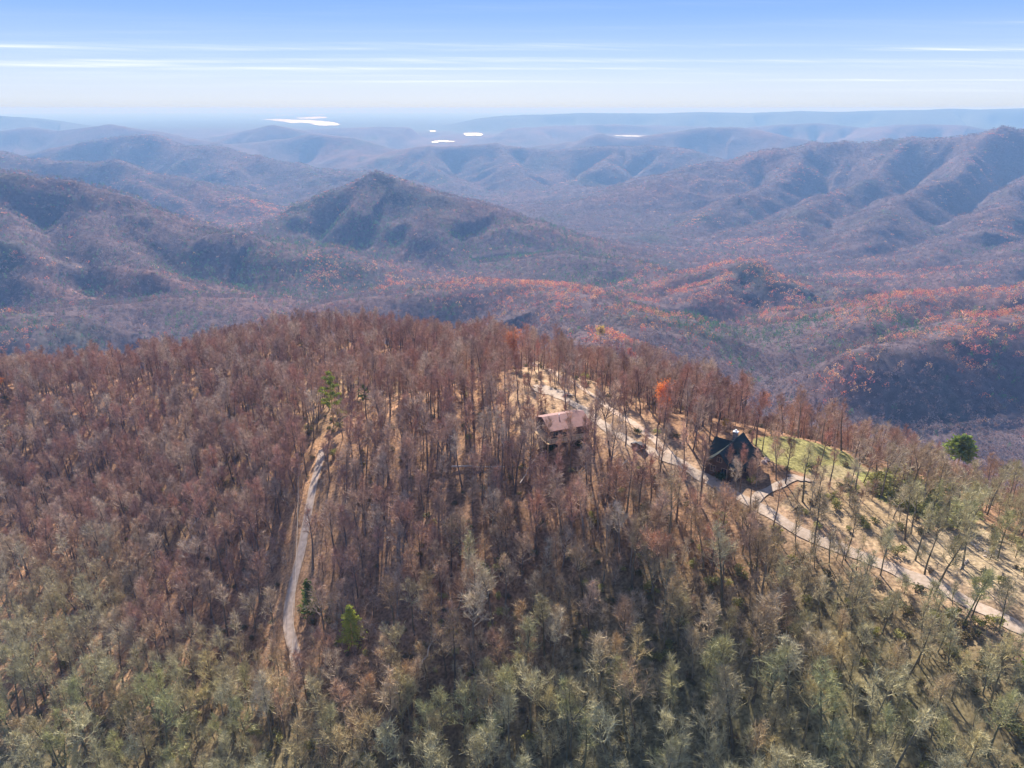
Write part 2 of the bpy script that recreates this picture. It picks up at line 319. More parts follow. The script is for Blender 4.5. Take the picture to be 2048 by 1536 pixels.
class MB:
    def __init__(s): s.v = []; s.f = []
    def quad(s, a, b, c, d): n = len(s.v); s.v += [tuple(a), tuple(b), tuple(c), tuple(d)]; s.f.append((n, n+1, n+2, n+3))
    def poly(s, pts): n = len(s.v); s.v += [tuple(p) for p in pts]; s.f.append(tuple(range(n, n+len(pts))))
    def box(s, x0, x1, y0, y1, z0, z1, M=None):
        p = [Vector(q) for q in ((x0, y0, z0), (x1, y0, z0), (x1, y1, z0), (x0, y1, z0), (x0, y0, z1), (x1, y0, z1), (x1, y1, z1), (x0, y1, z1))]
        if M is not None: p = [M @ q for q in p]
        n = len(s.v); s.v += [tuple(q) for q in p]
        for f in ((0, 3, 2, 1), (4, 5, 6, 7), (0, 1, 5, 4), (1, 2, 6, 5), (2, 3, 7, 6), (3, 0, 4, 7)): s.f.append(tuple(n+i for i in f))
    def tube(s, a, b, r0, r1, n=8, cap=True):
        a = Vector(a); b = Vector(b); d = (b-a).normalized(); u = d.orthogonal().normalized(); w = d.cross(u); k = len(s.v)
        for c, r in ((a, r0), (b, r1)):
            for i in range(n): t = 2*math.pi*i/n; s.v.append(tuple(c + (u*math.cos(t)+w*math.sin(t))*r))
        for i in range(n): j = (i+1) % n; s.f.append((k+i, k+j, k+n+j, k+n+i))
        if cap: s.f.append(tuple(k+n+i for i in range(n))); s.f.append(tuple(k+i for i in reversed(range(n))))
    def build(s, name, mat, parent=None, smooth=False):
        me = bpy.data.meshes.new(name); me.from_pydata(s.v, [], s.f); me.update(); me.materials.append(mat)
        if smooth: me.polygons.foreach_set('use_smooth', [True]*len(me.polygons))
        return link(name, me, parent)

# ------------------------------------------------------------------ materials
def mat(name, c=(.5, .5, .5), rough=.9, spec=.2, metal=0):
    m = bpy.data.materials.new(name); m.use_nodes = True; b = m.node_tree.nodes['Principled BSDF']
    b.inputs['Base Color'].default_value = (*c, 1); b.inputs['Roughness'].default_value = rough; b.inputs['Metallic'].default_value = metal
    b.inputs['Specular IOR Level'].default_value = spec; return m
def noise_mat(name, c1, c2, scale=1, rough=.9, spec=.2, det=4, lo=.35, hi=.65, stretch=None, metal=0, bump=0, obj=True):
    m = mat(name, c1, rough, spec, metal); t = m.node_tree; b = t.nodes['Principled BSDF']
    co = N(t, 'ShaderNodeTexCoord'); n = N(t, 'ShaderNodeTexNoise'); n.inputs['Scale'].default_value = scale; n.inputs['Detail'].default_value = det
    src = co.outputs['Object']
    if stretch:
        mp = N(t, 'ShaderNodeMapping'); mp.inputs['Scale'].default_value = stretch; t.links.new(src, mp.inputs[0]); src = mp.outputs[0]
    t.links.new(src, n.inputs['Vector']); r = ramp(t, [(lo, c1), (hi, c2)]); t.links.new(n.outputs[0], r.inputs[0]); t.links.new(r.outputs[0], b.inputs['Base Color'])
    if bump:
        bp = N(t, 'ShaderNodeBump'); bp.inputs['Strength'].default_value = bump; t.links.new(n.outputs[0], bp.inputs['Height']); t.links.new(bp.outputs[0], b.inputs['Normal'])
    return m
def wood_mat(name, pal, green, contrast=1.0, trans=0):
    # bark and twigs: palette by tree (object random) and by place in the wood (world position), times the tree's own object colour
    m = mat(name, pal[0], .95, .08); t = m.node_tree; b = t.nodes['Principled BSDF']
    oi = N(t, 'ShaderNodeObjectInfo'); ge = N(t, 'ShaderNodeNewGeometry')
    r = ramp(t, [(i/(len(pal)-1), c) for i, c in enumerate(pal)]); t.links.new(oi.outputs['Random'], r.inputs[0])
    n = N(t, 'ShaderNodeTexNoise'); n.inputs['Scale'].default_value = .018; n.inputs['Detail'].default_value = 3; t.links.new(ge.outputs['Position'], n.inputs['Vector'])
    sx = N(t, 'ShaderNodeSeparateXYZ'); t.links.new(ge.outputs['Position'], sx.inputs[0])
    g = math_(t, 'ADD', math_(t, 'MULTIPLY', sx.outputs[1], -1/60.), 2.6)             # mossier wood low on the near slope
    g = math_(t, 'ADD', g, math_(t, 'MULTIPLY', math_(t, 'SUBTRACT', n.outputs[0], .5), 2.2))
    side = math_(t, 'MULTIPLY', math_(t, 'MAXIMUM', math_(t, 'SUBTRACT', math_(t, 'ABSOLUTE', sx.outputs[0]), 50.), 0.), 1/110.)
    g = math_(t, 'ADD', g, math_(t, 'MINIMUM', side, 1.5))
    g = math_(t, 'MINIMUM', math_(t, 'MAXIMUM', g, 0.0), .78)
    c = mix(t, g, r.outputs[0], green)
    fn = N(t, 'ShaderNodeTexNoise'); fn.inputs['Scale'].default_value = .9; fn.inputs['Detail'].default_value = 2; t.links.new(ge.outputs['Position'], fn.inputs['Vector'])
    fr = ramp(t, [(.3, 1-.42*contrast), (.7, 1+.42*contrast)]); t.links.new(fn.outputs[0], fr.inputs[0])
    c = mix(t, 1.0, c, fr.outputs[0], 'MULTIPLY'); c = mix(t, 1.0, c, oi.outputs['Color'], 'MULTIPLY')
    t.links.new(c, b.inputs['Base Color'])
    if trans:
        tr = N(t, 'ShaderNodeBsdfTranslucent'); t.links.new(c, tr.inputs[0]); ms = N(t, 'ShaderNodeMixShader'); ms.inputs[0].default_value = trans
        t.links.new(b.outputs[0], ms.inputs[1]); t.links.new(tr.outputs[0], ms.inputs[2]); t.links.new(ms.outputs[0], t.nodes['Material Output'].inputs[0])
    return m
M_bark = wood_mat('bark', [(.13, .10, .082), (.20, .16, .13), (.115, .09, .08), (.26, .22, .19)], (.18, .17, .11), .5)
M_twig = wood_mat('twig', [(.48, .29, .205), (.56, .43, .32), (.37, .225, .17), (.52, .315, .235), (.30, .20, .155), (.60, .49, .38), (.44, .26, .185)], (.47, .455, .255), 1.15)
def leaf_mat(name, pal, trans=.35):
    m = mat(name, pal[0], .8, .15); t = m.node_tree; b = t.nodes['Principled BSDF']
    oi = N(t, 'ShaderNodeObjectInfo'); ge = N(t, 'ShaderNodeNewGeometry')
    n = N(t, 'ShaderNodeTexNoise'); n.inputs['Scale'].default_value = .55; n.inputs['Detail'].default_value = 4; t.links.new(ge.outputs['Position'], n.inputs['Vector'])
    f = math_(t, 'FRACT', math_(t, 'ADD', math_(t, 'MULTIPLY', n.outputs[0], 1.6), math_(t, 'MULTIPLY', oi.outputs['Random'], .7)))
    f = math_(t, 'PINGPONG', math_(t, 'ADD', math_(t, 'MULTIPLY', n.outputs[0], 1.4), math_(t, 'MULTIPLY', oi.outputs['Random'], 1.0)), 1.0)
    r = ramp(t, [(i/(len(pal)-1), c) for i, c in enumerate(pal)]); t.links.new(f, r.inputs[0])
    c = mix(t, 1.0, r.outputs[0], oi.outputs['Color'], 'MULTIPLY')
    t.links.new(c, b.inputs['Base Color'])
    tr = N(t, 'ShaderNodeBsdfTranslucent'); t.links.new(c, tr.inputs[0]); ms = N(t, 'ShaderNodeMixShader'); ms.inputs[0].default_value = trans
    t.links.new(b.outputs[0], ms.inputs[1]); t.links.new(tr.outputs[0], ms.inputs[2]); t.links.new(ms.outputs[0], t.nodes['Material Output'].inputs[0])
    return m
M_needle = leaf_mat('needles', [(.035, .065, .03), (.10, .13, .04), (.05, .085, .04)], .3)
M_rust = leaf_mat('rust_leaves', [(.42, .15, .07), (.50, .22, .09), (.34, .12, .08), (.50, .27, .14)], .4)
M_yellow = leaf_mat('yellow_leaves', [(.65, .42, .06), (.7, .5, .08)], .4)
M_laurel = leaf_mat('laurel_leaves', [(.14, .15, .05), (.40, .37, .11), (.22, .22, .08), (.46, .42, .16)], .3)
M_under = leaf_mat('undergrowth_leaves', [(.10, .10, .045), (.20, .15, .07), (.13, .14, .06), (.24, .17, .10)], .3)

# terrain: the vertex colour says what grows or lies there, noise breaks it up
M_land = mat('land', (.2, .15, .1), 1, .02); t = M_land.node_tree; b = t.nodes['Principled BSDF']
at = N(t, 'ShaderNodeAttribute', attribute_name='Col'); ge = N(t, 'ShaderNodeNewGeometry')
mul = None
for sc, amt, dt in ((1.3, .6, 6), (.11, .35, 4), (.012, .22, 3)):
    n = N(t, 'ShaderNodeTexNoise'); n.inputs['Scale'].default_value = sc; n.inputs['Detail'].default_value = dt; n.inputs['Roughness'].default_value = .6
    t.links.new(ge.outputs['Position'], n.inputs['Vector']); r = ramp(t, [(.3, 1-amt), (.7, 1+amt)]); t.links.new(n.outputs[0], r.inputs[0])
    mul = mix(t, 1.0, at.outputs['Color'] if mul is None else mul, r.outputs[0], 'MULTIPLY')
t.links.new(mul, b.inputs['Base Color'])
bn = N(t, 'ShaderNodeTexNoise'); bn.inputs['Scale'].default_value = .035; bn.inputs['Detail'].default_value = 5; t.links.new(ge.outputs['Position'], bn.inputs['Vector'])
bp = N(t, 'ShaderNodeBump'); bp.inputs['Strength'].default_value = .6; bp.inputs['Distance'].default_value = 14; t.links.new(bn.outputs[0], bp.inputs['Height'])
# relief of crowns only on far land; the near ground has real trees
sy = N(t, 'ShaderNodeVectorMath', operation='LENGTH'); t.links.new(ge.outputs['Position'], sy.inputs[0])
fr = math_(t, 'MINIMUM', math_(t, 'MAXIMUM', math_(t, 'DIVIDE', math_(t, 'SUBTRACT', sy.outputs['Value'], 900.), 4000.), 0.), .6)
t.links.new(fr, bp.inputs['Strength']); t.links.new(bp.outputs[0], b.inputs['Normal'])

def blob(x, y, px, py, rad, squash=1.0, dist=None):
    p = hit(px, py, 450, 9000) if dist is None else at_y(px, py, dist)
    return np.exp(-(((x-p[0])/rad)**2 + ((y-p[1])/(rad*squash))**2))
RUST = [(1480, 505, 160), (1400, 560, 130), (1340, 600, 90), (1300, 570, 70), (1190, 590, 60), (1000, 570, 100), (850, 560, 110), (760, 570, 80), (1080, 590, 90), (1120, 600, 60), (720, 590, 70),
        (1720, 548, 110), (1790, 560, 90), (1560, 590, 70), (1620, 610, 60), (1750, 620, 80), (1900, 605, 110), (2000, 600, 110), (1800, 680, 60), (1880, 660, 70), (1960, 645, 80), (2040, 650, 70), (1250, 690, 40),
        (480, 450, 170), (430, 445, 120), (560, 420, 160), (1520, 640, 50), (1980, 720, 30), (1680, 760, 25), (1330, 640, 40), (1440, 600, 60), (940, 600, 50), (690, 560, 80), (1640, 560, 60)]
CON = [(660, 490, 120), (700, 470, 100), (600, 510, 100), (560, 520, 80), (530, 560, 60), (940, 495, 90), (1000, 510, 100), (1180, 520, 100), (1210, 560, 90), (1240, 580, 70), (1390, 640, 70), (1420, 680, 50), (1500, 690, 50), (1640, 650, 60), (1680, 690, 60), (1600, 690, 50), (420, 560, 60), (1090, 470, 120), (1760, 640, 50), (1990, 690, 45), (50, 660, 30), (140, 670, 25), (1550, 640, 40), (880, 600, 30), (770, 500, 60)]
RUSTP = [(hit(px, py, 450, 9000), r*1.25) for px, py, r in RUST]; CONP = [(hit(px, py, 450, 9000), r*1.35) for px, py, r in CON]
def field(x, y, pts):
    o = np.zeros_like(x)
    for p, r in pts: o = np.maximum(o, np.exp(-((x-p[0])**2+(y-p[1])**2)/(r*r)))
    return o

# ------------------------------------------------------------------ roads, clearings as plan shapes
LANE = hits([(646, 898), (638, 930), (626, 975), (614, 1040), (603, 1100), (588, 1160), (579, 1205), (577, 1250), (588, 1300), (598, 1340)])
ROAD = hits([(1075, 775), (1110, 790), (1141, 805), (1172, 822), (1199, 843), (1223, 861), (1251, 878), (1278, 893), (1315, 908), (1360, 927), (1400, 952), (1442, 976), (1483, 997), (1531, 1023), (1575, 1050), (1622, 1074), (1690, 1101), (1744, 1122), (1816, 1152), (1887, 1180), (1959, 1216), (2048, 1262), (2200, 1330)])
LOOP = hits([(1040, 728), (1066, 726), (1104, 742), (1141, 762), (1172, 782), (1210, 811), (1247, 835), (1280, 858), (1312, 882), (1345, 915)])
SPUR = hits([(1508, 1004), (1520, 990), (1540, 980), (1568, 966), (1598, 955)])
def dense(P, step=1.2, smooth=3):
    P = P[:, :2]; out = []
    n = len(P)
    for i in range(n-1):                                   # Catmull-Rom
        p0, p1, p2, p3 = P[max(i-1, 0)], P[i], P[i+1], P[min(i+2, n-1)]; k = max(2, int(np.linalg.norm(p2-p1)/step))
        for j in range(k):
            u = j/k; out.append(.5*((2*p1)+(-p0+p2)*u+(2*p0-5*p1+4*p2-p3)*u*u+(-p0+3*p1-3*p2+p3)*u**3))
    out.append(P[-1]); return np.array(out)
LANE, ROAD, LOOP, SPUR = map(dense, (LANE, ROAD, LOOP, SPUR))
def dist_to(x, y, P):
    o = np.full(x.shape, 1e9)
    for i in range(0, len(P), 2): o = np.minimum(o, (x-P[i, 0])**2+(y-P[i, 1])**2)
    return np.sqrt(o)
def poly_px(l): return hits(l)[:, :2]
def inpoly(x, y, P):
    c = np.zeros(x.shape, bool); j = len(P)-1
    for i in range(len(P)):
        xi, yi = P[i]; xj, yj = P[j]
        k = ((yi > y) != (yj > y)) & (x < (xj-xi)*(y-yi)/(yj-yi+1e-12)+xi); c ^= k; j = i
    return c
YARD = poly_px([(1045, 712), (1100, 712), (1160, 745), (1200, 800), (1210, 850), (1185, 885), (1110, 925), (1060, 900), (1030, 850), (1020, 780)])
LAWN = poly_px([(1505, 882), (1600, 878), (1690, 905), (1740, 945), (1700, 965), (1620, 955), (1560, 935), (1520, 915)])
GREEN = poly_px([(1720, 950), (1800, 945), (1880, 980), (1960, 1040), (1930, 1060), (1850, 1040), (1760, 1000)])
LOGS = poly_px([(1800, 1110), (1880, 1060), (1960, 1060), (2060, 1110), (2060, 1245), (1960, 1205), (1880, 1165)])
VERGE = poly_px([(552, 1300), (548, 1240), (568, 1150), (596, 1050), (606, 960), (628, 960), (628, 1050), (622, 1120), (604, 1200), (598, 1260), (606, 1310)])
BRUSH = poly_px([(1640, 940), (1800, 940), (2060, 1100), (2060, 1200), (1900, 1160), (1700, 1080), (1560, 1010)])
HR = hit(1125, 872); HG = hit(1478, 935)

# ------------------------------------------------------------------ the land mesh
fine = np.linspace(-R(47), R(47), 1150)
coarse = np.linspace(R(47), 2*math.pi-R(47), 60)[1:-1]
azs = np.concatenate([fine, coarse]); NA = len(azs)
rs = np.concatenate([[0.5, 10, 25, 40], np.exp(np.linspace(math.log(55), math.log(54000), 1050))]); NR = len(rs)
Ag, Rg = np.meshgrid(azs, rs); GX = Rg*np.sin(Ag); GY = Rg*np.cos(Ag)
GZ = np.concatenate([H(GX[i:i+100], GY[i:i+100]) for i in range(0, NR, 100)])
# what is hidden from the camera by nearer land (used only to skip trees nobody sees)
slope = GZ/Rg; hz = np.maximum.accumulate(np.vstack([np.full((1, NA), -9.), slope[:-1]]), axis=0)
def seen(x, y, z, up):
    r = np.hypot(x, y); a = np.arctan2(x, y)
    ia = np.clip(np.round((a+R(47))/(2*R(47))*1149).astype(int), 0, 1149)
    ir = np.clip(np.searchsorted(rs, r)-1, 0, NR-1)
    return (z+up)/r > hz[ir, ia]
def land_colour(x, y, z):
    r = np.hypot(x, y); n1 = fbm(x/60, y/60, 71, 4); n2 = fbm(x/13, y/13, 75, 3)
    c = np.zeros((len(x), 3)); c[:] = (.34, .215, .13)
    near = r < 700
    litter = np.array((.30, .175, .10)); moss = np.array((.18, .165, .085)); dry = np.array((.31, .24, .14)); grass = np.array((.26, .235, .09))
    g = np.clip(sstep(150, 90, y+.15*x)*.9 + .9*n1 - .15, 0, .9)
    c = litter[None]*(1-g[:, None]) + moss[None]*g[:, None]
    xn, yn = x[near], y[near]; cn = c[near]
    for P, col, k in ((YARD, (.40, .265, .16), .8), (LAWN, grass, .95), (BRUSH, dry, .7), (GREEN, (.24, .25, .08), .8), (LOGS, (.38, .29, .18), .9), (VERGE, (.42, .24, .125), .9)):
        m = inpoly(xn + 2.2*n2[near], yn + 2.2*n1[near], P); cn[m] = cn[m]*(1-k)+np.array(col)*k
    d = np.minimum(dist_to(xn, yn, ROAD), dist_to(xn, yn, LOOP)); k = (.85*np.exp(-(d/7.5)**2))[:, None]; cn = cn*(1-k)+np.array((.38, .26, .165))*k
    d = dist_to(xn, yn, LANE); k = (.9*np.exp(-(d/6)**2))[:, None]; cn = cn*(1-k)+np.array((.43, .25, .135))*k
    c[near] = cn
    fcol = np.zeros_like(c); fcol[:] = (.12, .088, .092)
    red = np.clip(sstep(.0, .6, fbm(x/350, y/350, 90, 4)), 0, 1)[:, None]; fcol = fcol*(1-red*.5)+np.array((.20, .10, .075))*red*.5
    gr_ = np.clip(sstep(.15, .7, fbm(x/260+9, y/260, 97, 4)), 0, 1)[:, None]; fcol = fcol*(1-gr_*.6)+np.array((.05, .07, .05))*gr_*.6
    pl = sstep(10500, 13000, r)[:, None]; fcol = fcol*(1-pl)+np.array((.09, .10, .075))*pl
    k = sstep(420, 640, r)[:, None]
    return c*(1-k)+fcol*k
V = np.stack([GX.ravel(), GY.ravel(), GZ.ravel()], 1)
colr = land_colour(V[:, 0], V[:, 1], V[:, 2])
i = np.arange(NR-1)[:, None]*NA; j = np.arange(NA)[None]; j2 = (j+1) % NA
Fq = np.stack([i+j, i+NA+j, i+NA+j2, i+j2], -1).reshape(-1, 4)[:, ::-1]
land = link('terrain', np_mesh('terrain', V, Fq, [M_land], 4, True, colors=colr)); tag(land, kind='structure', label='hills, hollows and forest floor reaching to the horizon')

# roads as draped sheets
M_gravel = noise_mat('gravel', (.37, .28, .205), (.48, .375, .29), 1.1, det=6)
M_tar = noise_mat('worn_tarmac', (.40, .30, .235), (.54, .42, .34), .8, det=6)
M_track = noise_mat('dirt_track', (.42, .29, .20), (.58, .44, .33), .7, det=6)
def ribbon(name, P, half, m, lift, label, cols=7, rag=.22):
    T = np.gradient(P, axis=0); T /= np.linalg.norm(T, axis=1)[:, None]; Nn = np.stack([T[:, 1], -T[:, 0]], 1); L = len(P); V = []
    for q, u in enumerate(np.linspace(-1, 1, cols)):
        w = half*u*(1+rag*vnoise(np.arange(L)*.35+q*3, np.full(L, half+q), 5)); V.append(P+Nn*w[:, None])
    V = np.stack(V, 1).reshape(-1, 2); z = H(V[:, 0], V[:, 1])+lift
    i = np.arange(L-1)[:, None]*cols; j = np.arange(cols-1)[None]
    Fq = np.stack([i+j, i+j+1, i+cols+j+1, i+cols+j], -1).reshape(-1, 4)
    o = link(name, np_mesh(name, np.c_[V, z], Fq, [m], 4, True)); tag(o, label, kind='structure'); return o
ribbon('gravel_road', ROAD, 1.85, M_gravel, .16, 'pale gravel road climbing the ridge to the houses')
ribbon('dirt_track', LOOP, 1.25, M_track, .12, 'leaf-strewn dirt track looping above the red-roofed house')
ribbon('driveway', SPUR, 1.25, M_gravel, .22, 'pale gravel driveway turning off to the green-roofed house')
ribbon('paved_lane', LANE, 1.15, M_tar, .14, 'narrow worn tarmac lane running down through the trees', rag=.06)
for s in (-1, 1):
    T = np.gradient(LANE, axis=0); T /= np.linalg.norm(T, axis=1)[:, None]
    ribbon('lane_edge', LANE+np.stack([T[:, 1], -T[:, 0]], 1)*1.25*s, .2, M_track, .18, 'pale dusty edge of the tarmac lane', 3, .3)
def pad(name, cx, cy, rx, ry, rot, m, lift, label):
    V = [(cx, cy)]; Fq = []; n = 40
    for k, q in enumerate((.35, .7, 1)):
        for a in range(n):
            t_ = 2*math.pi*a/n; rr = q*(1+.18*math.sin(3*t_+1)+.1*math.sin(7*t_)); X, Y = rx*rr*math.cos(t_), ry*rr*math.sin(t_)
            V.append((cx+X*math.cos(rot)-Y*math.sin(rot), cy+X*math.sin(rot)+Y*math.cos(rot)))
    for a in range(n): Fq.append((0, 1+a, 1+(a+1) % n, 1+(a+1) % n))
    tri = [(0, 1+a, 1+(a+1) % n) for a in range(n)]; quads = [(1+k*n+a, 1+(k+1)*n+a, 1+(k+1)*n+(a+1) % n, 1+k*n+(a+1) % n) for k in range(2) for a in range(n)]
    V = np.array(V); z = H(V[:, 0], V[:, 1])+lift
    me = bpy.data.meshes.new(name); me.from_pydata([tuple(v) for v in np.c_[V, z]], [], tri+quads); me.materials.append(m); me.update()
    tag(link(name, me), label, kind='structure')
p = hit(1100, 782); pad('parking_area', p[0], p[1], 7, 3.6, -.5, M_gravel, .19, 'pale gravel parking area above the red-roofed house')
p = hit(1600, 957); pad('turning_area', p[0], p[1], 3.2, 1.5, -.2, M_gravel, .25, 'pale gravel turning area below the lawn')

# lakes on the far plain
M_water = mat('lake_water', (.25, .3, .35), .5, 1.0); M_water.node_tree.nodes['Principled BSDF'].inputs['Metallic'].default_value = .9
M_water.node_tree.nodes['Principled BSDF'].inputs['Base Color'].default_value = (.07, .075, .08, 1)
def lake(pts, z, label):
    P = np.array([at_z(px, py, z) for px, py in pts]); n = len(P)
    P[:, 2] = z; me = bpy.data.meshes.new('lake'); me.from_pydata([tuple(p) for p in P], [], [tuple(range(n))]); me.materials.append(M_water); me.update()
    tag(link('lake', me), label, kind='structure')

# ------------------------------------------------------------------ trees: prototypes
class TB:
    """collects tubes (tapered, n sided) and flat strips"""
    def __init__(s): s.V = []; s.F = []; s.n = 0
    def tube(s, pts, rad, n=5):
        k0 = s.n; L = len(pts)
        for i, (p, r) in enumerate(zip(pts, rad)):
            d = (pts[min(i+1, L-1)]-pts[max(i-1, 0)]); d = d/ (np.linalg.norm(d)+1e-9)
            u = np.cross(d, (0.3, .9, .1)); u /= np.linalg.norm(u)+1e-9; w = np.cross(d, u)
            for a in range(n): t_ = 2*math.pi*a/n; s.V.append(p+(u*math.cos(t_)+w*math.sin(t_))*r)
        for i in range(L-1):
            for a in range(n): b_ = (a+1) % n; s.F.append((k0+i*n+a, k0+i*n+b_, k0+(i+1)*n+b_, k0+(i+1)*n+a))
        s.n += L*n
    def strip(s, p, q, w, rn):
        d = q-p; u = np.cross(d, rn); u /= np.linalg.norm(u)+1e-9
        s.V += [p-u*w*.5, p+u*w*.5, q+u*w*.28, q-u*w*.28]; s.F.append((s.n, s.n+1, s.n+2, s.n+3)); s.n += 4
    def leaf(s, p, a, b_):
        s.V += [p-a-b_, p+a-b_, p+a+b_, p-a+b_]; s.F.append((s.n, s.n+1, s.n+2, s.n+3)); s.n += 4
def unit(v): return v/(np.linalg.norm(v)+1e-9)
def bare_tree(seed, h=17, spread=4.2, first=.45, limbs=15, sec=6, tw=10, lean=.05, fork=False, twigw=.05):
    g = np.random.default_rng(seed); T = TB(); C = TB()
    def path(p0, d0, L, n, wob, up):
        pts = [np.array(p0, float)]; d = unit(np.array(d0, float))
        for i in range(n): d = unit(d+g.normal(0, wob, 3)+np.array((0, 0, up))); pts.append(pts[-1]+d*L/n)
        return pts
    lead = path((0, 0, -1.2), (g.normal(0, lean), g.normal(0, lean), 1), (h+1.2)*(.62 if fork else .93), 9, .035, .05)
    r0 = .0145*h+.02
    top = .09 if fork else .04
    T.tube(lead, [r0*(1-i/9)**.8+top*(i/9) if i else r0*1.35 for i in range(10)], 6)
    def branch(p0, d0, L, r, lvl):
        n = 4; pts = path(p0, d0, L, n, .16 if lvl else .13, .16 if lvl else .24)
        C.tube(pts, [r*(1-.85*i/n) for i in range(n+1)], 4 if lvl == 0 else 3)
        if lvl == 0:
            for k in range(sec):
                u = .25+.75*(k+g.random())/sec; i = min(int(u*n), n-1); q = pts[i]+(pts[i+1]-pts[i])*(u*n-i)
                dd = unit(pts[i+1]-pts[i]); s_ = unit(np.cross(dd, g.normal(0, 1, 3)))
                branch(q, dd*.75+s_*.75, L*(.55-.25*u)*g.uniform(.8, 1.25), max(r*.38, .022), 1)
        if True:
            m = tw if lvl else tw
            for k in range(m):
                u = .15+.85*g.random(); i = min(int(u*n), n-1); q = pts[i]+(pts[i+1]-pts[i])*(u*n-i)
                dd = unit(pts[i+1]-pts[i]); s_ = unit(np.cross(dd, g.normal(0, 1, 3)))
                e = q+unit(dd*.8+s_*.8+np.array((0, 0, .25)))*g.uniform(.6, 1.6)
                C.strip(q, e, twigw*g.uniform(.6, 1.2), g.normal(0, 1, 3))
    leads = [lead]
    if fork:
        leads = []
        for s_ in (-1, 1):
            a = g.uniform(0, 6.3) if s_ < 0 else a+math.pi
            L2 = path(lead[-1], (math.cos(a)*.38, math.sin(a)*.38, 1), h*.38, 6, .08, .08); T.tube(L2, [r0*.55*(1-.8*i/6) for i in range(7)], 5); leads.append(L2)
    for k in range(limbs):
        if fork: P = leads[k % 2]; u = .02+.95*(k/limbs)
        else: P = lead; u = first+(.98-first)*(k/limbs)**.9
        i = min(int(u*(len(P)-1)), len(P)-2); f_ = u*(len(P)-1)-i; q = P[i]+(P[i+1]-P[i])*f_
        a = k*2.4+g.normal(0, .5); rel = (k/limbs); Ls = spread*(1.15-.65*rel)*g.uniform(.75, 1.2)
        branch(q, (math.cos(a), math.sin(a), .5+.75*rel), Ls, r0*.34*(1-.5*rel)+.02, 0)
    branch(leads[0][-1], (0, 0, 1), h*.1, .05, 0)
    return T, C
def crown_leaves(g, C, ctr, rx, rz, n, size, hollow=.35, drop=.0):
    for _ in range(n):
        d = unit(g.normal(0, 1, 3)); r = (hollow+(1-hollow)*g.random()**.5); bump = 1+.28*math.sin(3.1*d[0]+5*d[1]+ctr[2])+.2*math.sin(7*d[2]+4*d[0])
        p = np.array(ctr)+d*np.array((rx, rx, rz))*r*bump
        a = unit(g.normal(0, 1, 3))*size*g.uniform(.5, 1.1); b_ = unit(np.cross(a, g.normal(0, 1, 3)))*size*g.uniform(.4, .9); C.leaf(p, a, b_)
def leafy_tree(seed, h=14, rx=4.2, n=1500, size=.2):
    g = np.random.default_rng(seed); T, C0 = bare_tree(seed, h, rx*.8, .35, 12, 4, 2); C = TB()
    for k in range(9):
        a = g.uniform(0, 6.3); q = g.uniform(0, .62)*rx; z = h*(.55+.35*g.random()); crown_leaves(g, C, (q*math.cos(a), q*math.sin(a), z), rx*g.uniform(.35, .55), h*g.uniform(.1, .17), n//9, size, .3)
    T.V += C0.V; T.F += [tuple(i+T.n for i in f) for f in C0.F]; T.n += C0.n
    return T, C
def conifer(seed, h=16, rad=3.2, layers=17, first=.12, loose=.25, n=14):
    g = np.random.default_rng(seed); T = TB(); C = TB()
    T.tube([np.array((0, 0, z)) for z in (-1, h*.3, h*.7, h)], [.26, .2, .1, .02], 6)
    for k in range(layers):
        u = (k+.5)/layers; z = h*(first+(1-first)*u); R_ = rad*(1-u)**.8*(1 if u > .1 else .75)
        for b_ in range(7 if u < .8 else 5):
            a = b_*2*math.pi/7+k*.9+g.normal(0, .25); L = R_*g.uniform(.65, 1.2)+.25; d = np.array((math.cos(a), math.sin(a), -.12+.5*u)); p0 = np.array((0, 0, z))
            T.strip(p0, p0+d*L*.8, .05, g.normal(0, 1, 3))
            for q in range(n):
                s_ = (.2+.8*(q+g.random())/n)*L; p = p0+d*s_+g.normal(0, loose*(.5+.3*L*.3), 3)*np.array((1, 1, .55))
                aa = unit(d+g.normal(0, .5, 3))*g.uniform(.22, .42); bb = unit(np.cross(aa, g.normal(0, 1, 3)))*g.uniform(.07, .15); C.leaf(p, aa, bb)
    return T, C
def pine_tall(seed, h=18, lo=.38):
    g = np.random.default_rng(seed); T = TB(); C = TB()
    T.tube([np.array((.1*math.sin(z), 0, z)) for z in (-1, h*.35, h*.7, h*.97)], [.26, .22, .13, .03], 6)
    for k in range(20):
        u = k/20; z = h*(lo+(.98-lo)*u); a = k*2.4+g.normal(0, .3); L = (4.4-2.8*u)*g.uniform(.7, 1.25); d = np.array((math.cos(a), math.sin(a), .15+.45*u)); p0 = np.array((0, 0, z))
        T.strip(p0, p0+d*L*.9, .08, g.normal(0, 1, 3)); 
        for cl in range(3):
            c = p0+d*L*(.4+.3*cl)
            for q in range(44):
                p = c+g.normal(0, .3, 3)*np.array((1.2, 1.2, .6)); aa = unit(g.normal(0, 1, 3)+np.array((0, 0, .5)))*g.uniform(.18, .34); bb = unit(np.cross(aa, g.normal(0, 1, 3)))*g.uniform(.05, .11); C.leaf(p, aa, bb)
    return T, C
def shrub(seed, h=1.8, r=1.4, n=230, size=.16, lobes=4):
    g = np.random.default_rng(seed); T = TB(); C = TB()
    for k in range(5):
        a = g.uniform(0, 6.3); p = np.array((0, 0, -.3)); T.tube([p, p+np.array((math.cos(a)*.3*r, math.sin(a)*.3*r, h*.4)), p+np.array((math.cos(a)*.6*r, math.sin(a)*.6*r, h*.75))], [.05, .035, .015], 3)
    for k in range(lobes):
        a = g.uniform(0, 6.3); q = g.uniform(.1, .6)*r; crown_leaves(g, C, (q*math.cos(a), q*math.sin(a), h*g.uniform(.4, .65)), r*.55, h*.36, n//lobes, size, .2)
    return T, C
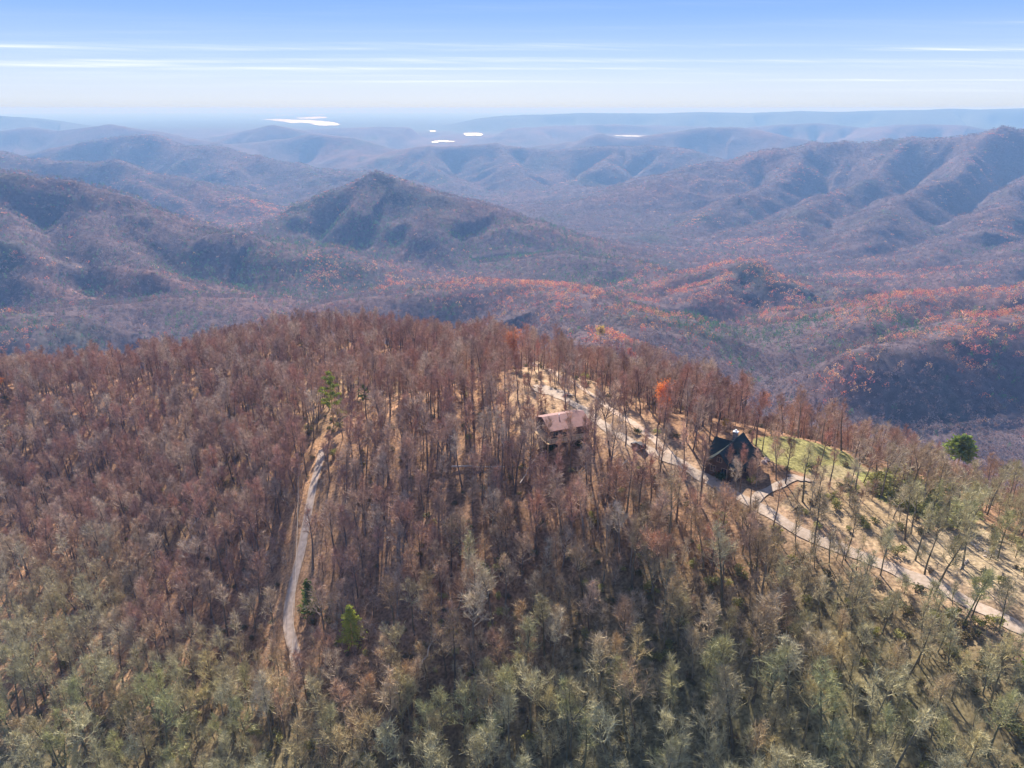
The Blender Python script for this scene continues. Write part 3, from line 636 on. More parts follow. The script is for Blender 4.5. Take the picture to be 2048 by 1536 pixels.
def brush_tree(seed, h=6, r=1.7):
    return bare_tree(seed, h, r, .2, 9, 4, 7, .15, twigw=.05)
def meshes(name, TC, mt, mc):
    T, C = TC; return (np_mesh(name+'_trunk', T.V, T.F, [mt], 4, False), np_mesh(name+'_crown', C.V, C.F, [mc], 4, False), T, C)
def joined(name, TC, mt, mc):
    T, C = TC; V = list(T.V)+list(C.V); Fq = list(T.F)+[tuple(i+T.n for i in f) for f in C.F]
    me = np_mesh(name, V, Fq, [mt, mc], 4, False, mi=[0]*len(T.F)+[1]*len(C.F)); return bpy.data.objects.new(name, me)   # never linked: only a source for the woods
BARE = [bare_tree(100, 17, 3.7, .5), bare_tree(101, 18, 3.1, .56, 14), bare_tree(102, 15, 3.8, .45, 13), bare_tree(103, 17, 3.9, .5, 15, fork=True), bare_tree(104, 19, 3.2, .6, 13), bare_tree(105, 14, 2.7, .48, 11, lean=.12),
        bare_tree(106, 16, 4.6, .42, 17, 6, 9), bare_tree(107, 18, 2.4, .6, 11, 5, 8)]
BARE_M = [meshes('bare_tree', tc_, M_bark, M_twig) for tc_ in BARE]; BARE_J = [joined('bare_tree_source', tc_, M_bark, M_twig) for tc_ in BARE]
BARE_H = [17, 18, 15, 17, 19, 14, 16, 18]

def geo_scatter(name, P, rot, scl, idx, sources, label, cat, group=None):
    me = bpy.data.meshes.new(name); me.vertices.add(len(P)); me.vertices.foreach_set('co', np.asarray(P, np.float32).ravel())
    for an, ty, arr in (('rot', 'FLOAT_VECTOR', rot), ('scl', 'FLOAT_VECTOR', scl)):
        a = me.attributes.new(an, ty, 'POINT'); a.data.foreach_set('vector', np.asarray(arr, np.float32).ravel())
    a = me.attributes.new('idx', 'INT', 'POINT'); a.data.foreach_set('value', np.asarray(idx, np.int32))
    for s_ in sources:
        for m in s_.data.materials:
            if m.name not in me.materials: me.materials.append(m)
    o = link(name, me); tag(o, label, cat, group, 'stuff')
    ng = bpy.data.node_groups.new(name, 'GeometryNodeTree'); ng.interface.new_socket('Geometry', in_out='INPUT', socket_type='NodeSocketGeometry'); ng.interface.new_socket('Geometry', in_out='OUTPUT', socket_type='NodeSocketGeometry')
    gi = ng.nodes.new('NodeGroupInput'); go = ng.nodes.new('NodeGroupOutput'); jo = ng.nodes.new('GeometryNodeJoinGeometry')
    mp = ng.nodes.new('GeometryNodeMeshToPoints'); ng.links.new(gi.outputs[0], mp.inputs[0])
    def attr(an, ty): n = ng.nodes.new('GeometryNodeInputNamedAttribute'); n.data_type = ty; n.inputs[0].default_value = an; return n.outputs[0]
    for k, s_ in enumerate(sources):
        oi = ng.nodes.new('GeometryNodeObjectInfo'); oi.inputs[0].default_value = s_; oi.inputs['As Instance'].default_value = True
        ip = ng.nodes.new('GeometryNodeInstanceOnPoints'); ng.links.new(mp.outputs[0], ip.inputs['Points']); ng.links.new(oi.outputs['Geometry'], ip.inputs['Instance'])
        c = ng.nodes.new('FunctionNodeCompare'); c.data_type = 'INT'; c.operation = 'EQUAL'; ng.links.new(attr('idx', 'INT'), c.inputs[2]); c.inputs[3].default_value = k
        ng.links.new(c.outputs[0], ip.inputs['Selection'])
        e = ng.nodes.new('FunctionNodeEulerToRotation'); ng.links.new(attr('rot', 'FLOAT_VECTOR'), e.inputs[0]); ng.links.new(e.outputs[0], ip.inputs['Rotation'])
        ng.links.new(attr('scl', 'FLOAT_VECTOR'), ip.inputs['Scale']); ng.links.new(ip.outputs[0], jo.inputs[0])
    ng.links.new(jo.outputs[0], go.inputs[0]); md = o.modifiers.new('scatter', 'NODES'); md.node_group = ng
    return o

def poisson_grid(x0, x1, y0, y1, s):
    gx, gy = np.meshgrid(np.arange(x0, x1, s), np.arange(y0, y1, s)); n = gx.size
    gx = gx.ravel()+rng.uniform(-.46, .46, n)*s; gy = gy.ravel()+rng.uniform(-.46, .46, n)*s; return gx, gy

# where bare trees stand on the near hill
x, y = poisson_grid(-520, 620, 25, 1000, 5.1)
r_ = np.hypot(x, y); keep = (r_ < 760) & (np.abs(np.arctan2(x, y)) < R(43)); x, y = x[keep], y[keep]; z = H(x, y)
px, py, f = proj(np.stack([x, y, z+9], -1))
keep = (px > -160) & (px < 2210) & (py > 300) & (py < 1720) & seen(x, y, z, 20); x, y, z, px, py, f = (a[keep] for a in (x, y, z, px, py, f))
dr = dist_to(x, y, ROAD); dl = dist_to(x, y, LANE); dp = dist_to(x, y, LOOP); ds = dist_to(x, y, SPUR)
pr = np.full(x.shape, .92); pr = np.where((px > 640) & (y < 380), .74, pr)
pr = np.where(np.hypot(x, y) > 480, .8, pr)
pr = np.where((px > 1250) & (y < 215) & (x > 20), np.where((dr < 32) | (x > 70), .50, .68), pr); pr = np.where((x > 60) & (y >= 215), .95, pr)
_o = np.argsort(proj(np.c_[ROAD, H(ROAD[:, 0], ROAD[:, 1])])[0]); _rp = proj(np.c_[ROAD, H(ROAD[:, 0], ROAD[:, 1])])
below = (px > 1250) & (proj(np.stack([x, y, z], -1))[1] > np.interp(px, _rp[0][_o], _rp[1][_o])+25); pr = np.where(below, .85, pr)
for P, k in ((YARD, .3), (LAWN, .02), (GREEN, .10), (LOGS, .30), (BRUSH, .25), (VERGE, 0)): pr = np.where(inpoly(x, y, P), np.minimum(pr, k), pr)
pr = np.where((dr < 3.2) | (ds < 3.5) | (dp < 2.4) | (dl < 3.6), 0, pr)
for hh, rad in ((HR, 10.5), (HG, 12)):
    pr = np.where((np.hypot(x-hh[0], y-hh[1]-1) < rad), 0, pr)
    pr = np.where((np.abs(x-hh[0]*y/hh[1]) < 9) & (y < hh[1]-4) & (y > hh[1]-30), pr*(.75 if hh is HR else .6), pr)   # thinner below the houses
pr = np.where((dl < 9) & (x > -75) & (y < 210), pr*.5, pr)
pr = pr*(.72+.5*sstep(-.5, .4, fbm(x/28, y/28, 130, 3)))
keep = rng.random(len(x)) < pr; x, y, z, px, py, f = (a[keep] for a in (x, y, z, px, py, f))
# the hand-placed trees: photo position of foot, of top
HERO = [(1057, 762, 690), (1078, 753, 683), (1094, 724, 652), (1107, 728, 648), (1135, 776, 678), (1146, 756, 692), (1172, 776, 695), (1164, 734, 650), (1036, 800, 700), (1042, 745, 668),
        (1418, 888, 792), (1433, 872, 784), (1504, 886, 792), (1512, 892, 800), (1524, 903, 830), (1553, 960, 868), (1570, 968, 872), (1066, 905, 812), (1190, 880, 790), (1225, 862, 760), (1250, 892, 780), (1312, 900, 800),
        (1140, 945, 850), (1110, 940, 870), (1320, 952, 850), (1370, 960, 850), (1400, 1010, 880), (1470, 1010, 920), (1500, 1025, 930), (1545, 1060, 960), (1810, 1080, 960), (1700, 1010, 920), (1800, 930, 868), (1640, 930, 860),
        (1690, 1120, 1010), (1760, 1150, 1050), (1850, 1150, 1030), (945, 930, 800), (960, 950, 820), (560, 1395, 1290), (588, 1410, 1300), (615, 1400, 1300), (640, 1430, 1310), (600, 1470, 1340), (545, 1450, 1330), (575, 1510, 1380), (1170, 905, 830), (1132, 912, 825), (1090, 925, 835), (1480, 985, 895), (1450, 975, 890), (1512, 975, 900)]
hx = hits([(a, b_) for a, b_, c in HERO]); hero_h = []
for (a, b_, c), p in zip(HERO, hx):
    d = ray(a, c); tz = d*(p[1]/d[1]); hero_h.append(float(np.clip(tz[2]-p[2], 9, 22)))
dd = np.min(np.hypot(x[:, None]-hx[None, :, 0], y[:, None]-hx[None, :, 1]), 1); k = dd > 3.0
x, y, z, px, py, f = (a[k] for a in (x, y, z, px, py, f))
idx = rng.integers(0, 8, len(x)); sc = rng.uniform(.66, 1.14, len(x)); sc = sc*np.where((x > 55) & (px > 1500), .8, 1); rz = rng.uniform(0, 6.283, len(x)); tilt = rng.normal(0, .05, (len(x), 2))
VIEW = [(646, 690, 745, 822), (715, 742, 750, 812), (680, 735, 1205, 1290), (608, 640, 1155, 1230), (1895, 1965, 850, 905), (1285, 1350, 762, 845), (1505, 1555, 782, 832), (1436, 1462, 832, 860), (1188, 1214, 648, 700), (1000, 1045, 665, 735), (1265, 1295, 878, 902), (0, 22, 736, 800), (590, 612, 935, 1000)]
Rpx, Rpy, Rf = proj(np.c_[ROAD, H(ROAD[:, 0], ROAD[:, 1])])
dimg = np.full(x.shape, 1e9)
for i in range(0, len(ROAD), 2): dimg = np.where(f < Rf[i]-2, np.minimum(dimg, np.hypot(px-Rpx[i], (py-Rpy[i])*.8)), dimg)
k = ~((dimg < 34) & (rng.random(len(x)) < .72)); x, y, z, px, py, f = (a[k] for a in (x, y, z, px, py, f)); idx, sc, rz, tilt = idx[k], sc[k], rz[k], tilt[k]
for a0, a1, b0, b1 in VIEW:
    q = hit((a0+a1)/2, b1); fq = proj(q)[2]
    hide = (f < fq-2) & (px > a0-10) & (px < a1+10) & (py-60*200/f < b1-.35*(b1-b0)) & (py+30*200/f > b0)
    hide |= (np.hypot(x-q[0], y-q[1]) < 4); hide &= rng.random(len(x)) < .9
    x, y, z, px, py, f, idx, sc, rz, tilt = (a[~hide] for a in (x, y, z, px, py, f, idx, sc, rz, tilt))
# the 300 that show largest: nearest in view, thinned so that they cover the foreground
inview = (px > 5) & (px < 2043) & (py < 1530); order = np.argsort(np.where(inview, f, 1e9)); NI = 300-len(HERO)
ind = order[:NI]; rest = np.setdiff1d(np.arange(len(x)), ind)
geo_scatter('bare_woodland', np.stack([x, y, z], 1)[rest], np.c_[tilt[rest], rz[rest]], np.stack([sc[rest]*1.06, sc[rest]*1.06, sc[rest]], 1), idx[rest], BARE_J,
            'bare leafless woodland of grey and brown trees covering the whole hill behind the nearest trees', 'woodland')
GRP = 'bare trees on the near slope'
TINT = [('pale', (1.2, 1.2, 1.2, 1)), ('rosy', (1.1, .94, .9, 1)), ('mossy', (.92, .97, .80, 1)), ('dull brown', (.82, .78, .76, 1)), ('tan', (1.15, 1.06, .9, 1))]
FORM = ['spreading', 'straight', 'low-branched', 'fork-trunked', 'lofty', 'slim leaning', 'broad', 'narrow']
used = set()
def words(n):
    n = max(0, min(99, int(n))); ones = 'zero one two three four five six seven eight nine ten eleven twelve thirteen fourteen fifteen sixteen seventeen eighteen nineteen'.split()
    if n < 20: return ones[n]
    return 'twenty thirty forty fifty sixty seventy eighty ninety'.split()[n//10-2]+('-'+ones[n % 10] if n % 10 else '')
def where_words(p):
    q = np.array(p); d1 = float(dist_to(q[:1], q[1:2], ROAD)[0]); d2 = float(dist_to(q[:1], q[1:2], LANE)[0])
    if d2 < 9: return 'beside the tarmac lane'
    if d1 < 9: return 'beside the gravel road'
    if q[0] < -62: return 'left of the tarmac lane'
    a = proj(q+np.array((0, 0, 9)))
    if a[1] > 1250: return 'on the foreground slope'
    return 'downhill of the houses' if a[0] < 1350 else 'around the gravel road'
def add_bare(k, loc, s, rzz, ti, tint):
    o = empty('bare_tree', loc, rzz); o.rotation_euler = (ti[0], ti[1], rzz); o.scale = s
    for nm, me in (('trunk', BARE_M[k][0]), ('crown', BARE_M[k][1])):
        c = bpy.data.objects.new(nm, me); COL.objects.link(c); c.parent = o; c.color = TINT[tint][1]
    hh = BARE_H[k]*s[2]; a = proj(np.array(loc)+np.array((0, 0, hh*.65))); X = round(float(a[0])/20.48); Y = round(float(a[1])/15.36)
    w = where_words(loc)
    def mk(X, Y): return f'{TINT[tint][0]} bare tree {w}, {words(X)} percent across, {words(Y)} down'
    lab = mk(X, Y)
    while lab in used: Y += 1; lab = mk(X, Y)
    used.add(lab); tag(o, lab, 'tree', GRP); return o
for i_ in ind:
    g_ = random.Random(int(i_)); wts = [.16, .26, .2, .22, .16] if y[i_] > 150 else [.2, .12, .34, .14, .2]
    add_bare(int(idx[i_]), (x[i_], y[i_], z[i_]), (sc[i_]*1.06, sc[i_]*1.06, sc[i_]), rz[i_], tilt[i_], g_.choices(range(5), wts)[0])
for q, (p, hh) in enumerate(zip(hx, hero_h)):
    k = (1, 4, 7, 1, 3, 7, 4, 5)[q % 8]; s_ = hh/BARE_H[k]; add_bare(k, tuple(p), (s_*.95, s_*.95, s_), q*1.3, (.02*((q*7) % 5-2), .02*((q*3) % 5-2)), (3, 1, 3, 0)[q % 4])

# undergrowth on the near hill
UND = [joined('undergrowth_source', shrub(300, 1.5, 1.3, 150, .15), M_bark, M_under), joined('undergrowth_source', shrub(301, 2.2, 1.5, 190, .15), M_bark, M_under), joined('undergrowth_source', brush_tree(302, 5, 1.6), M_bark, M_twig), joined('undergrowth_source', brush_tree(303, 7, 1.9), M_bark, M_twig),
       joined('undergrowth_source', shrub(304, 2.4, 1.7, 230, .17), M_bark, M_laurel)]
ux, uy = poisson_grid(-330, 330, 45, 420, 3.1); uz = H(ux, uy); upx, upy, uf = proj(np.stack([ux, uy, uz], -1))
n3 = fbm(ux/30, uy/30, 150, 3)
up = .24+.6*sstep(190, 120, uy)+.35*sstep(.0, .5, n3)
inb = inpoly(ux, uy, BRUSH); up = np.where(inb, .75, up)
for P, k in ((YARD, .5), (LAWN, .03), (LOGS, .25), (VERGE, 0)): up = np.where(inpoly(ux, uy, P), k, up)
for P, dd_ in ((ROAD, 3.2), (LANE, 2.9), (LOOP, 2.5), (SPUR, 3.4)): up = np.where(dist_to(ux, uy, P) < dd_, 0, up)
for hh in (HR, HG): up = np.where(np.hypot(ux-hh[0], uy-hh[1]) < 9.5, 0, up)
k = (rng.random(len(ux)) < up) & (upx > -100) & (upx < 2150) & (upy < 1650) & seen(ux, uy, uz, 8)
ux, uy, uz, n3, inb = (a[k] for a in (ux, uy, uz, n3, inb)); gr2 = inpoly(ux, uy, GREEN)
ch = rng.random(len(ux)); ui = np.where(ch < .2, 0, np.where(ch < .28, 1, np.where(ch < .68, 2, 3)))
ui = np.where((rng.random(len(ux)) < np.where(uy < 150, .16, .03)), 4, ui); ui = np.where(gr2 & (ch < .85), 4, ui); ui = np.where(inb & ~gr2 & (ch > .86), 4, ui)
us = rng.uniform(.6, 1.3, len(ux)); us = np.where(gr2, us*1.7, us)
geo_scatter('undergrowth', np.stack([ux, uy, uz], 1), np.c_[np.zeros((len(ux), 2)), rng.uniform(0, 6.28, len(ux))], np.stack([us, us, us*rng.uniform(.7, 1.1, len(ux))], 1), ui, UND,
            'tangled green and brown undergrowth of saplings and laurel between the tree trunks', 'undergrowth')

# ------------------------------------------------------------------ named single trees
def single(name, TC, mt, mc, pxy, label, cat='tree', group=None, s=1, rz_=0, colr=None, top=None, hgt=None, under=None, y0=60, near_y=None):
    me = TC if len(TC) == 4 else meshes(name, TC, mt, mc); p = hit(*pxy, y0)
    if near_y: d = ray(*top); p = d*(near_y/d[1]); p[2] = H(p[:1], p[1:2])[0]
    if top: d = ray(*top); tz = d*(p[1]/d[1]); s = (tz[2]-p[2])/hgt
    o = empty(name, tuple(p), rz_); o.scale = (s, s, s)
    for nm, m in (('trunk', me[0]), ('crown', me[1])):
        c = bpy.data.objects.new(nm, m); COL.objects.link(c); c.parent = o
        if colr: c.color = (*colr, 1)
    tag(o, label, cat, group); return o
single('pine_tree', pine_tall(400, 18, .25), M_bark, M_needle, (668, 850), 'tall yellow-green pine standing alone on the left of the ridge', group=None, top=(667, 746), hgt=18, colr=(3.6, 2.9, 1.5))
single('pine_tree', pine_tall(401, 15), M_bark, M_needle, (729, 815), 'small dull green pine just right of the tall yellow-green pine', top=(727, 772), hgt=15, colr=(1.6, 1.5, 1.0))
single('spruce_tree', conifer(402, 14, 4.6, 17, .1, .4, 18), M_bark, M_needle, (706, 1290), 'bright green pointed evergreen right of the lower end of the lane', top=(704, 1212), hgt=14, colr=(5.2, 4.0, 2.1))
single('holly_tree', conifer(403, 12, 3.4, first=.05, loose=.4), M_bark, M_needle, (622, 1228), 'dark green evergreen at the right verge of the tarmac lane', top=(618, 1160), hgt=12, colr=(2.3, 2.1, 1.2))
single('spruce_tree', conifer(404, 11, 2.9, 12, .68), M_bark, M_needle, (1928, 905), 'dark green spruce alone among bare trees on the right slope', top=(1930, 872), hgt=11, near_y=232, colr=(3.6, 3.0, 1.6))
single('holly_tree', leafy_tree(405, 14, 4.5, 2600, .17), M_bark, M_laurel, (2062, 1440), 'bright green leafy tree cut by the right edge of the photo', top=(2050, 1325), hgt=14, colr=(.9, 1.3, .6))
single('oak_tree', leafy_tree(406, 14, 4.8, 2600, .15), M_bark, M_rust, (1318, 848), 'round orange-leaved oak between the two houses, behind the road', top=(1316, 764), hgt=14, colr=(1.6, 1.25, .8))
single('oak_tree', leafy_tree(407, 13, 3.6, 1300, .15), M_bark, M_rust, (1528, 838), 'thin orange-leaved tree behind the green-roofed house', top=(1530, 785), hgt=13, colr=(1.6, 1.5, .7))
single('oak_tree', leafy_tree(408, 13, 4.0, 2400, .16), M_bark, M_rust, (-8, 800), 'orange-leaved oak cut by the left edge of the photo', top=(-4, 736), hgt=13, colr=(1.6, 1.5, .7))
single('maple_sapling', leafy_tree(409, 6, 1.6, 700, .13), M_bark, M_yellow, (1449, 862), 'small bright yellow sapling left of the green house chimney', top=(1448, 838), hgt=6)
single('maple_sapling', leafy_tree(410, 12, 2.6, 1100, .17), M_bark, M_yellow, (1200, 700), 'small yellow tree on the ridge edge above the right-hand track', top=(1200, 650), hgt=12)
single('oak_tree', leafy_tree(411, 14, 4.2, 1500, .15), M_bark, M_rust, (1022, 740), 'tan-leaved oak on the crest left of the clearing', top=(1022, 668), hgt=14, colr=(1.0, 1.1, 1.1))
LT = [meshes('rust_leaved_tree', leafy_tree(420+k, 13+k, 4.2+.3*k, 1100, .24), M_bark, M_rust) for k in range(3)]
RT = [(150, 690), (60, 695), (290, 690), (350, 700), (180, 700), (640, 640), (660, 636), (560, 640), (470, 655), (440, 668), (735, 640), (770, 645), (830, 645), (860, 650), (900, 655), (1215, 705), (1245, 712), (1262, 716), (1285, 725), (1320, 740), (1360, 750),
      (1395, 765), (1460, 790), (1490, 795), (990, 668), (600, 655), (1000, 700), (1025, 704), (1230, 708), (1270, 722), (620, 650), (1410, 775)]
names_r = ['left', 'middle', 'right']
for k, (a, b_) in enumerate(RT):
    m = LT[k % 3]; side = 'on the left skyline' if a < 700 else ('on the hilltop' if a < 1030 else 'past the clearing')
    X = round(a/20.48); Y = round((b_-20)/15.36)
    o = single('rust_leaved_tree', m, None, None, (a, b_+14), f'{"orange" if k % 2 else "tan"} leafed tree {side}, {words(X)} percent across, {words(Y)} down', 'tree', 'rusty leafed trees along the crest of the near hill', s=1.0+.25*((k*37) % 10)/10, rz_=k)
    for c in o.children: c.color = (1.25, 1.05, .9, 1) if k % 2 else (.9, 1.0, 1.15, 1)

# ------------------------------------------------------------------ far woods: one mesh of small crowns
def far_wood():
    out = []
    for r0, r1, sp, ntri, size in ((560, 1500, 8.2, 26, .85), (1500, 2600, 9.0, 14, 1.25), (2600, 4200, 12, 10, 1.7), (4200, 6400, 17, 8, 2.4)):
        n = int(R(84)*.5*(r1*r1-r0*r0)/(sp*sp)); a = rng.uniform(-R(42), R(42), n); r = np.sqrt(rng.uniform(r0*r0, r1*r1, n))
        X = r*np.sin(a); Y = r*np.cos(a); ia = (a+R(47))/(2*R(47))*1149; ir = np.interp(r, rs, np.arange(NR))
        i0 = ir.astype(int); j0 = ia.astype(int); fi = ir-i0; fj = ia-j0
        Z = GZ[i0, j0]*(1-fi)*(1-fj)+GZ[i0+1, j0]*fi*(1-fj)+GZ[i0, j0+1]*(1-fi)*fj+GZ[i0+1, j0+1]*fi*fj
        q = proj(np.stack([X, Y, Z], -1)); k = seen(X, Y, Z, 18) & (q[0] > -120) & (q[0] < 2170); X, Y, Z = X[k], Y[k], Z[k]
        if r0 < 900: k = np.hypot(X, Y) > 720 - 160*rng.random(len(X)); X, Y, Z = X[k], Y[k], Z[k]
        out.append((X, Y, Z, ntri, size, sp))
    return out
def gridz(X, Y):
    r = np.hypot(X, Y); a = np.arctan2(X, Y); ia = np.clip((a+R(47))/(2*R(47))*1149, 0, 1148.9); ir = np.interp(r, rs, np.arange(NR))
    i0 = ir.astype(int); j0 = ia.astype(int); fi = ir-i0; fj = ia-j0
    return GZ[i0, j0]*(1-fi)*(1-fj)+GZ[i0+1, j0]*fi*(1-fj)+GZ[i0, j0+1]*(1-fi)*fj+GZ[i0+1, j0+1]*fi*fj
NOI = lambda x, y, s, sc: fbm(x/sc, y/sc, s, 3)
parts = {'bare': [], 'rust': [], 'conifer': []}
for X, Y, Z, nt_, size, sp in far_wood():
    n = len(X); fr_ = field(X, Y, RUSTP); fc = field(X, Y, CONP)
    cv = Z - sum(gridz(X+dx, Y+dy) for dx, dy in ((65, 0), (-65, 0), (0, 65), (0, -65)))/4; cv = cv*np.clip(1600/np.hypot(X, Y), .5, 1.2)
    up_ = sstep(-1.5, 5, cv); dn_ = sstep(1.5, -5, cv)
    pr_ = np.clip(.02+.95*np.minimum(fr_*1.5, 1)*(.22+.78*up_)*(.75+.7*NOI(X, Y, 201, 60)) + .25*up_*sstep(.1, .5, NOI(X, Y, 205, 260)), 0, .88)
    pc_ = np.clip(.012+.10*sstep(-100, -600, X)+1.1*np.minimum(fc*1.3, 1)*(.7+.8*NOI(X, Y, 211, 50))*(.5+.5*dn_) + .35*dn_*sstep(.1, .5, NOI(X, Y, 215, 180)), 0, .85)
    u = rng.random(n); kind = np.where(u < pr_, 1, np.where(u < pr_+pc_, 2, 0))
    hgt = rng.uniform(12, 18, n)*(1 if size < 1.5 else .6)*np.where(kind == 2, 1.35, 1.0); rad = rng.uniform(.42, .66, n)*sp*np.where(kind == 1, 1.25, 1)*np.where(kind == 2, .75, 1.0)
    tone = rng.uniform(.82, 1.18, n)[:, None]*(1+.3*NOI(X, Y, 220, 45))[:, None]
    cb = np.array([(.18, .13, .14), (.225, .17, .175), (.15, .13, .15), (.25, .16, .15)])[rng.integers(0, 4, n)]
    cr_ = np.array([(.66, .21, .12), (.70, .31, .14), (.56, .17, .14), (.70, .41, .21)])[rng.integers(0, 4, n)]
    cc_ = np.array([(.07, .16, .08), (.12, .23, .09), (.08, .16, .09)])[rng.integers(0, 3, n)]
    fcol = np.where((kind == 1)[:, None], cr_, np.where((kind == 2)[:, None], cc_, cb))*tone
    # clump centres in each crown, each clump one crumpled quad
    d = rng.normal(0, 1, (n, nt_, 3)); d /= np.linalg.norm(d, axis=2)[..., None]; rr = rng.uniform(.55, 1.0, (n, nt_, 1)); d[..., 2] = np.abs(d[..., 2])*1.0-.25
    P = d*rr; P[..., :2] *= rad[:, None, None]
    cone = (kind == 2)[:, None]; P[..., :2] *= np.where(cone, np.clip(1.15-np.clip(P[..., 2], 0, 1), .2, 1), 1)[..., None]
    P[..., 2] = hgt[:, None]*(.5+.48*P[..., 2])
    P[..., 0] += X[:, None]; P[..., 1] += Y[:, None]; P[..., 2] += Z[:, None]
    a = rng.normal(0, 1, (n, nt_, 3)); a /= np.linalg.norm(a, axis=2)[..., None]; b_ = np.cross(a, rng.normal(0, 1, (n, nt_, 3))); b_ /= np.linalg.norm(b_, axis=2)[..., None]
    s1 = size*rng.uniform(.45, 1.0, (n, nt_, 1)); a *= s1; b_ *= s1*.7
    Q = np.stack([P-a-b_, P+a-b_*.6, P+a*.7+b_, P-a*.8+b_*.9], 2); cq = np.repeat(fcol[:, None], nt_, 1)*rng.uniform(.75, 1.25, (n, nt_, 1)); cq = np.repeat(cq[:, :, None], 4, 2)
    for nm, kk in (('bare', 0), ('rust', 1), ('conifer', 2)):
        m = kind == kk; parts[nm].append((Q[m].reshape(-1, 3), cq[m].reshape(-1, 3)))
M_far = mat('far_canopy', (.2, .15, .12), .95, .05); t = M_far.node_tree; b = t.nodes['Principled BSDF']; at = N(t, 'ShaderNodeAttribute', attribute_name='Col'); t.links.new(at.outputs['Color'], b.inputs['Base Color'])
tr = N(t, 'ShaderNodeBsdfTranslucent'); t.links.new(at.outputs['Color'], tr.inputs[0]); ms = N(t, 'ShaderNodeMixShader'); ms.inputs[0].default_value = .35
t.links.new(b.outputs[0], ms.inputs[1]); t.links.new(tr.outputs[0], ms.inputs[2]); t.links.new(ms.outputs[0], t.nodes['Material Output'].inputs[0])
for nm, oname, lab in (('bare', 'valley_woodland', 'grey-purple bare woodland covering the valley and the mountains beyond the near hill'), ('rust', 'autumn_woodland', 'rust and orange leafed trees scattered in bands across the valley woodland'), ('conifer', 'evergreen_woodland', 'dark green pines in patches among the valley woodland')):
    V = np.concatenate([p[0] for p in parts[nm]]); C_ = np.concatenate([p[1] for p in parts[nm]]); Fq = np.arange(len(V)).reshape(-1, 4)
    o = link(oname, np_mesh(oname, V, Fq, [M_far], 4, False, colors=C_)); tag(o, lab, 'woodland', None, 'stuff'); print(oname, len(Fq))
print('near trees', len(x), 'undergrowth', len(ux))

# ------------------------------------------------------------------ lakes
for k, (z0, P) in enumerate(LAKES):
    me = bpy.data.meshes.new('lake'); me.from_pydata([tuple(p) for p in P], [], [tuple(range(len(P)))]); me.materials.append(M_water); me.update()
    if me.polygons[0].normal.z < 0: me.flip_normals()
    tag(link('lake', me), 'bright lake on the far plain', kind='structure')

# ------------------------------------------------------------------ houses
M_redroof = noise_mat('red_metal_roof', (.21, .085, .07), (.29, .125, .105), .9, .5, .35)
M_greenroof = noise_mat('green_metal_roof', (.012, .022, .02), (.02, .034, .03), .9, .6, .25)
M_log = noise_mat('dark_timber', (.07, .045, .032), (.12, .075, .05), 2, .8, stretch=(1, 1, 8))
M_stone = noise_mat('field_stone', (.17, .13, .11), (.36, .30, .26), 2.2, .9, bump=.3)
M_white = mat('white_metal', (.8, .8, .78), .5); M_deck = noise_mat('deck_boards', (.55, .36, .19), (.68, .47, .27), 1.5, stretch=(9, .5, 1))
M_glass = mat('window_glass', (.03, .035, .045), .08, .8); M_frame = mat('window_frame', (.35, .26, .18), .6)
M_rail = mat('deck_rail', (.13, .09, .065), .8); M_door = mat('door_paint', (.22, .08, .05), .6)
def window(parent, cx, cz_, w, h, side, off, name='window'):
    """side: 0 front (-y), 1 right (+x), 2 back, 3 left; off = wall distance from the house centre; cx along the wall"""
    Ms = Matrix.Rotation({0: 0, 1: math.pi/2, 2: math.pi, 3: -math.pi/2}[side], 4, 'Z')
    f_ = MB()
    for x0, x1, z0, z1 in ((-w/2-.1, w/2+.1, h/2, h/2+.1), (-w/2-.1, w/2+.1, -h/2-.1, -h/2), (-w/2-.1, -w/2, -h/2, h/2), (w/2, w/2+.1, -h/2, h/2), (-.03, .03, -h/2, h/2)):
        f_.box(cx+x0, cx+x1, -off-.07, -off+.02, cz_+z0, cz_+z1, Ms)
    o = f_.build(name, M_frame, parent); p = MB(); p.box(cx-w/2, cx+w/2, -off-.03, -off+.01, cz_-h/2, cz_+h/2, Ms); p.build('pane', M_glass, o); return o
def gable_roof(m, L, wd, z0, rise, over=.6, th=.18, axis='x', cx=0, cy=0, sag=0):
    """two sloped slabs meeting at a ridge along axis; eave height z0 at wall, ridge z0+rise"""
    s_ = rise/(wd/2)
    for sg in (-1, 1):
        n = 6; pts = []
        for i in range(n+1):
            u = i/n; yy = sg*u*(wd/2+over); zz = z0+rise-(u*(wd/2+over))*s_*(1+sag*(1-u)); pts.append((yy, zz))
        for i in range(n):
            (y0, a0), (y1, a1) = pts[i], pts[i+1]
            P = [(-L/2-over, y0, a0), (L/2+over, y0, a0), (L/2+over, y1, a1), (-L/2-over, y1, a1)]
            Q = [(p[0], p[1], p[2]-th) for p in P]
            if axis == 'y': P = [(-p[1], p[0], p[2]) for p in P]; Q = [(-p[1], p[0], p[2]) for p in Q]
            P = [(p[0]+cx, p[1]+cy, p[2]) for p in P]; Q = [(p[0]+cx, p[1]+cy, p[2]) for p in Q]
            m.poly(P if sg < 0 else P[::-1]); m.poly(Q[::-1] if sg < 0 else Q)
            m.poly([P[0], P[3], Q[3], Q[0]]); m.poly([P[1], Q[1], Q[2], P[2]])
            if i == n-1: m.poly([P[3], P[2], Q[2], Q[3]])
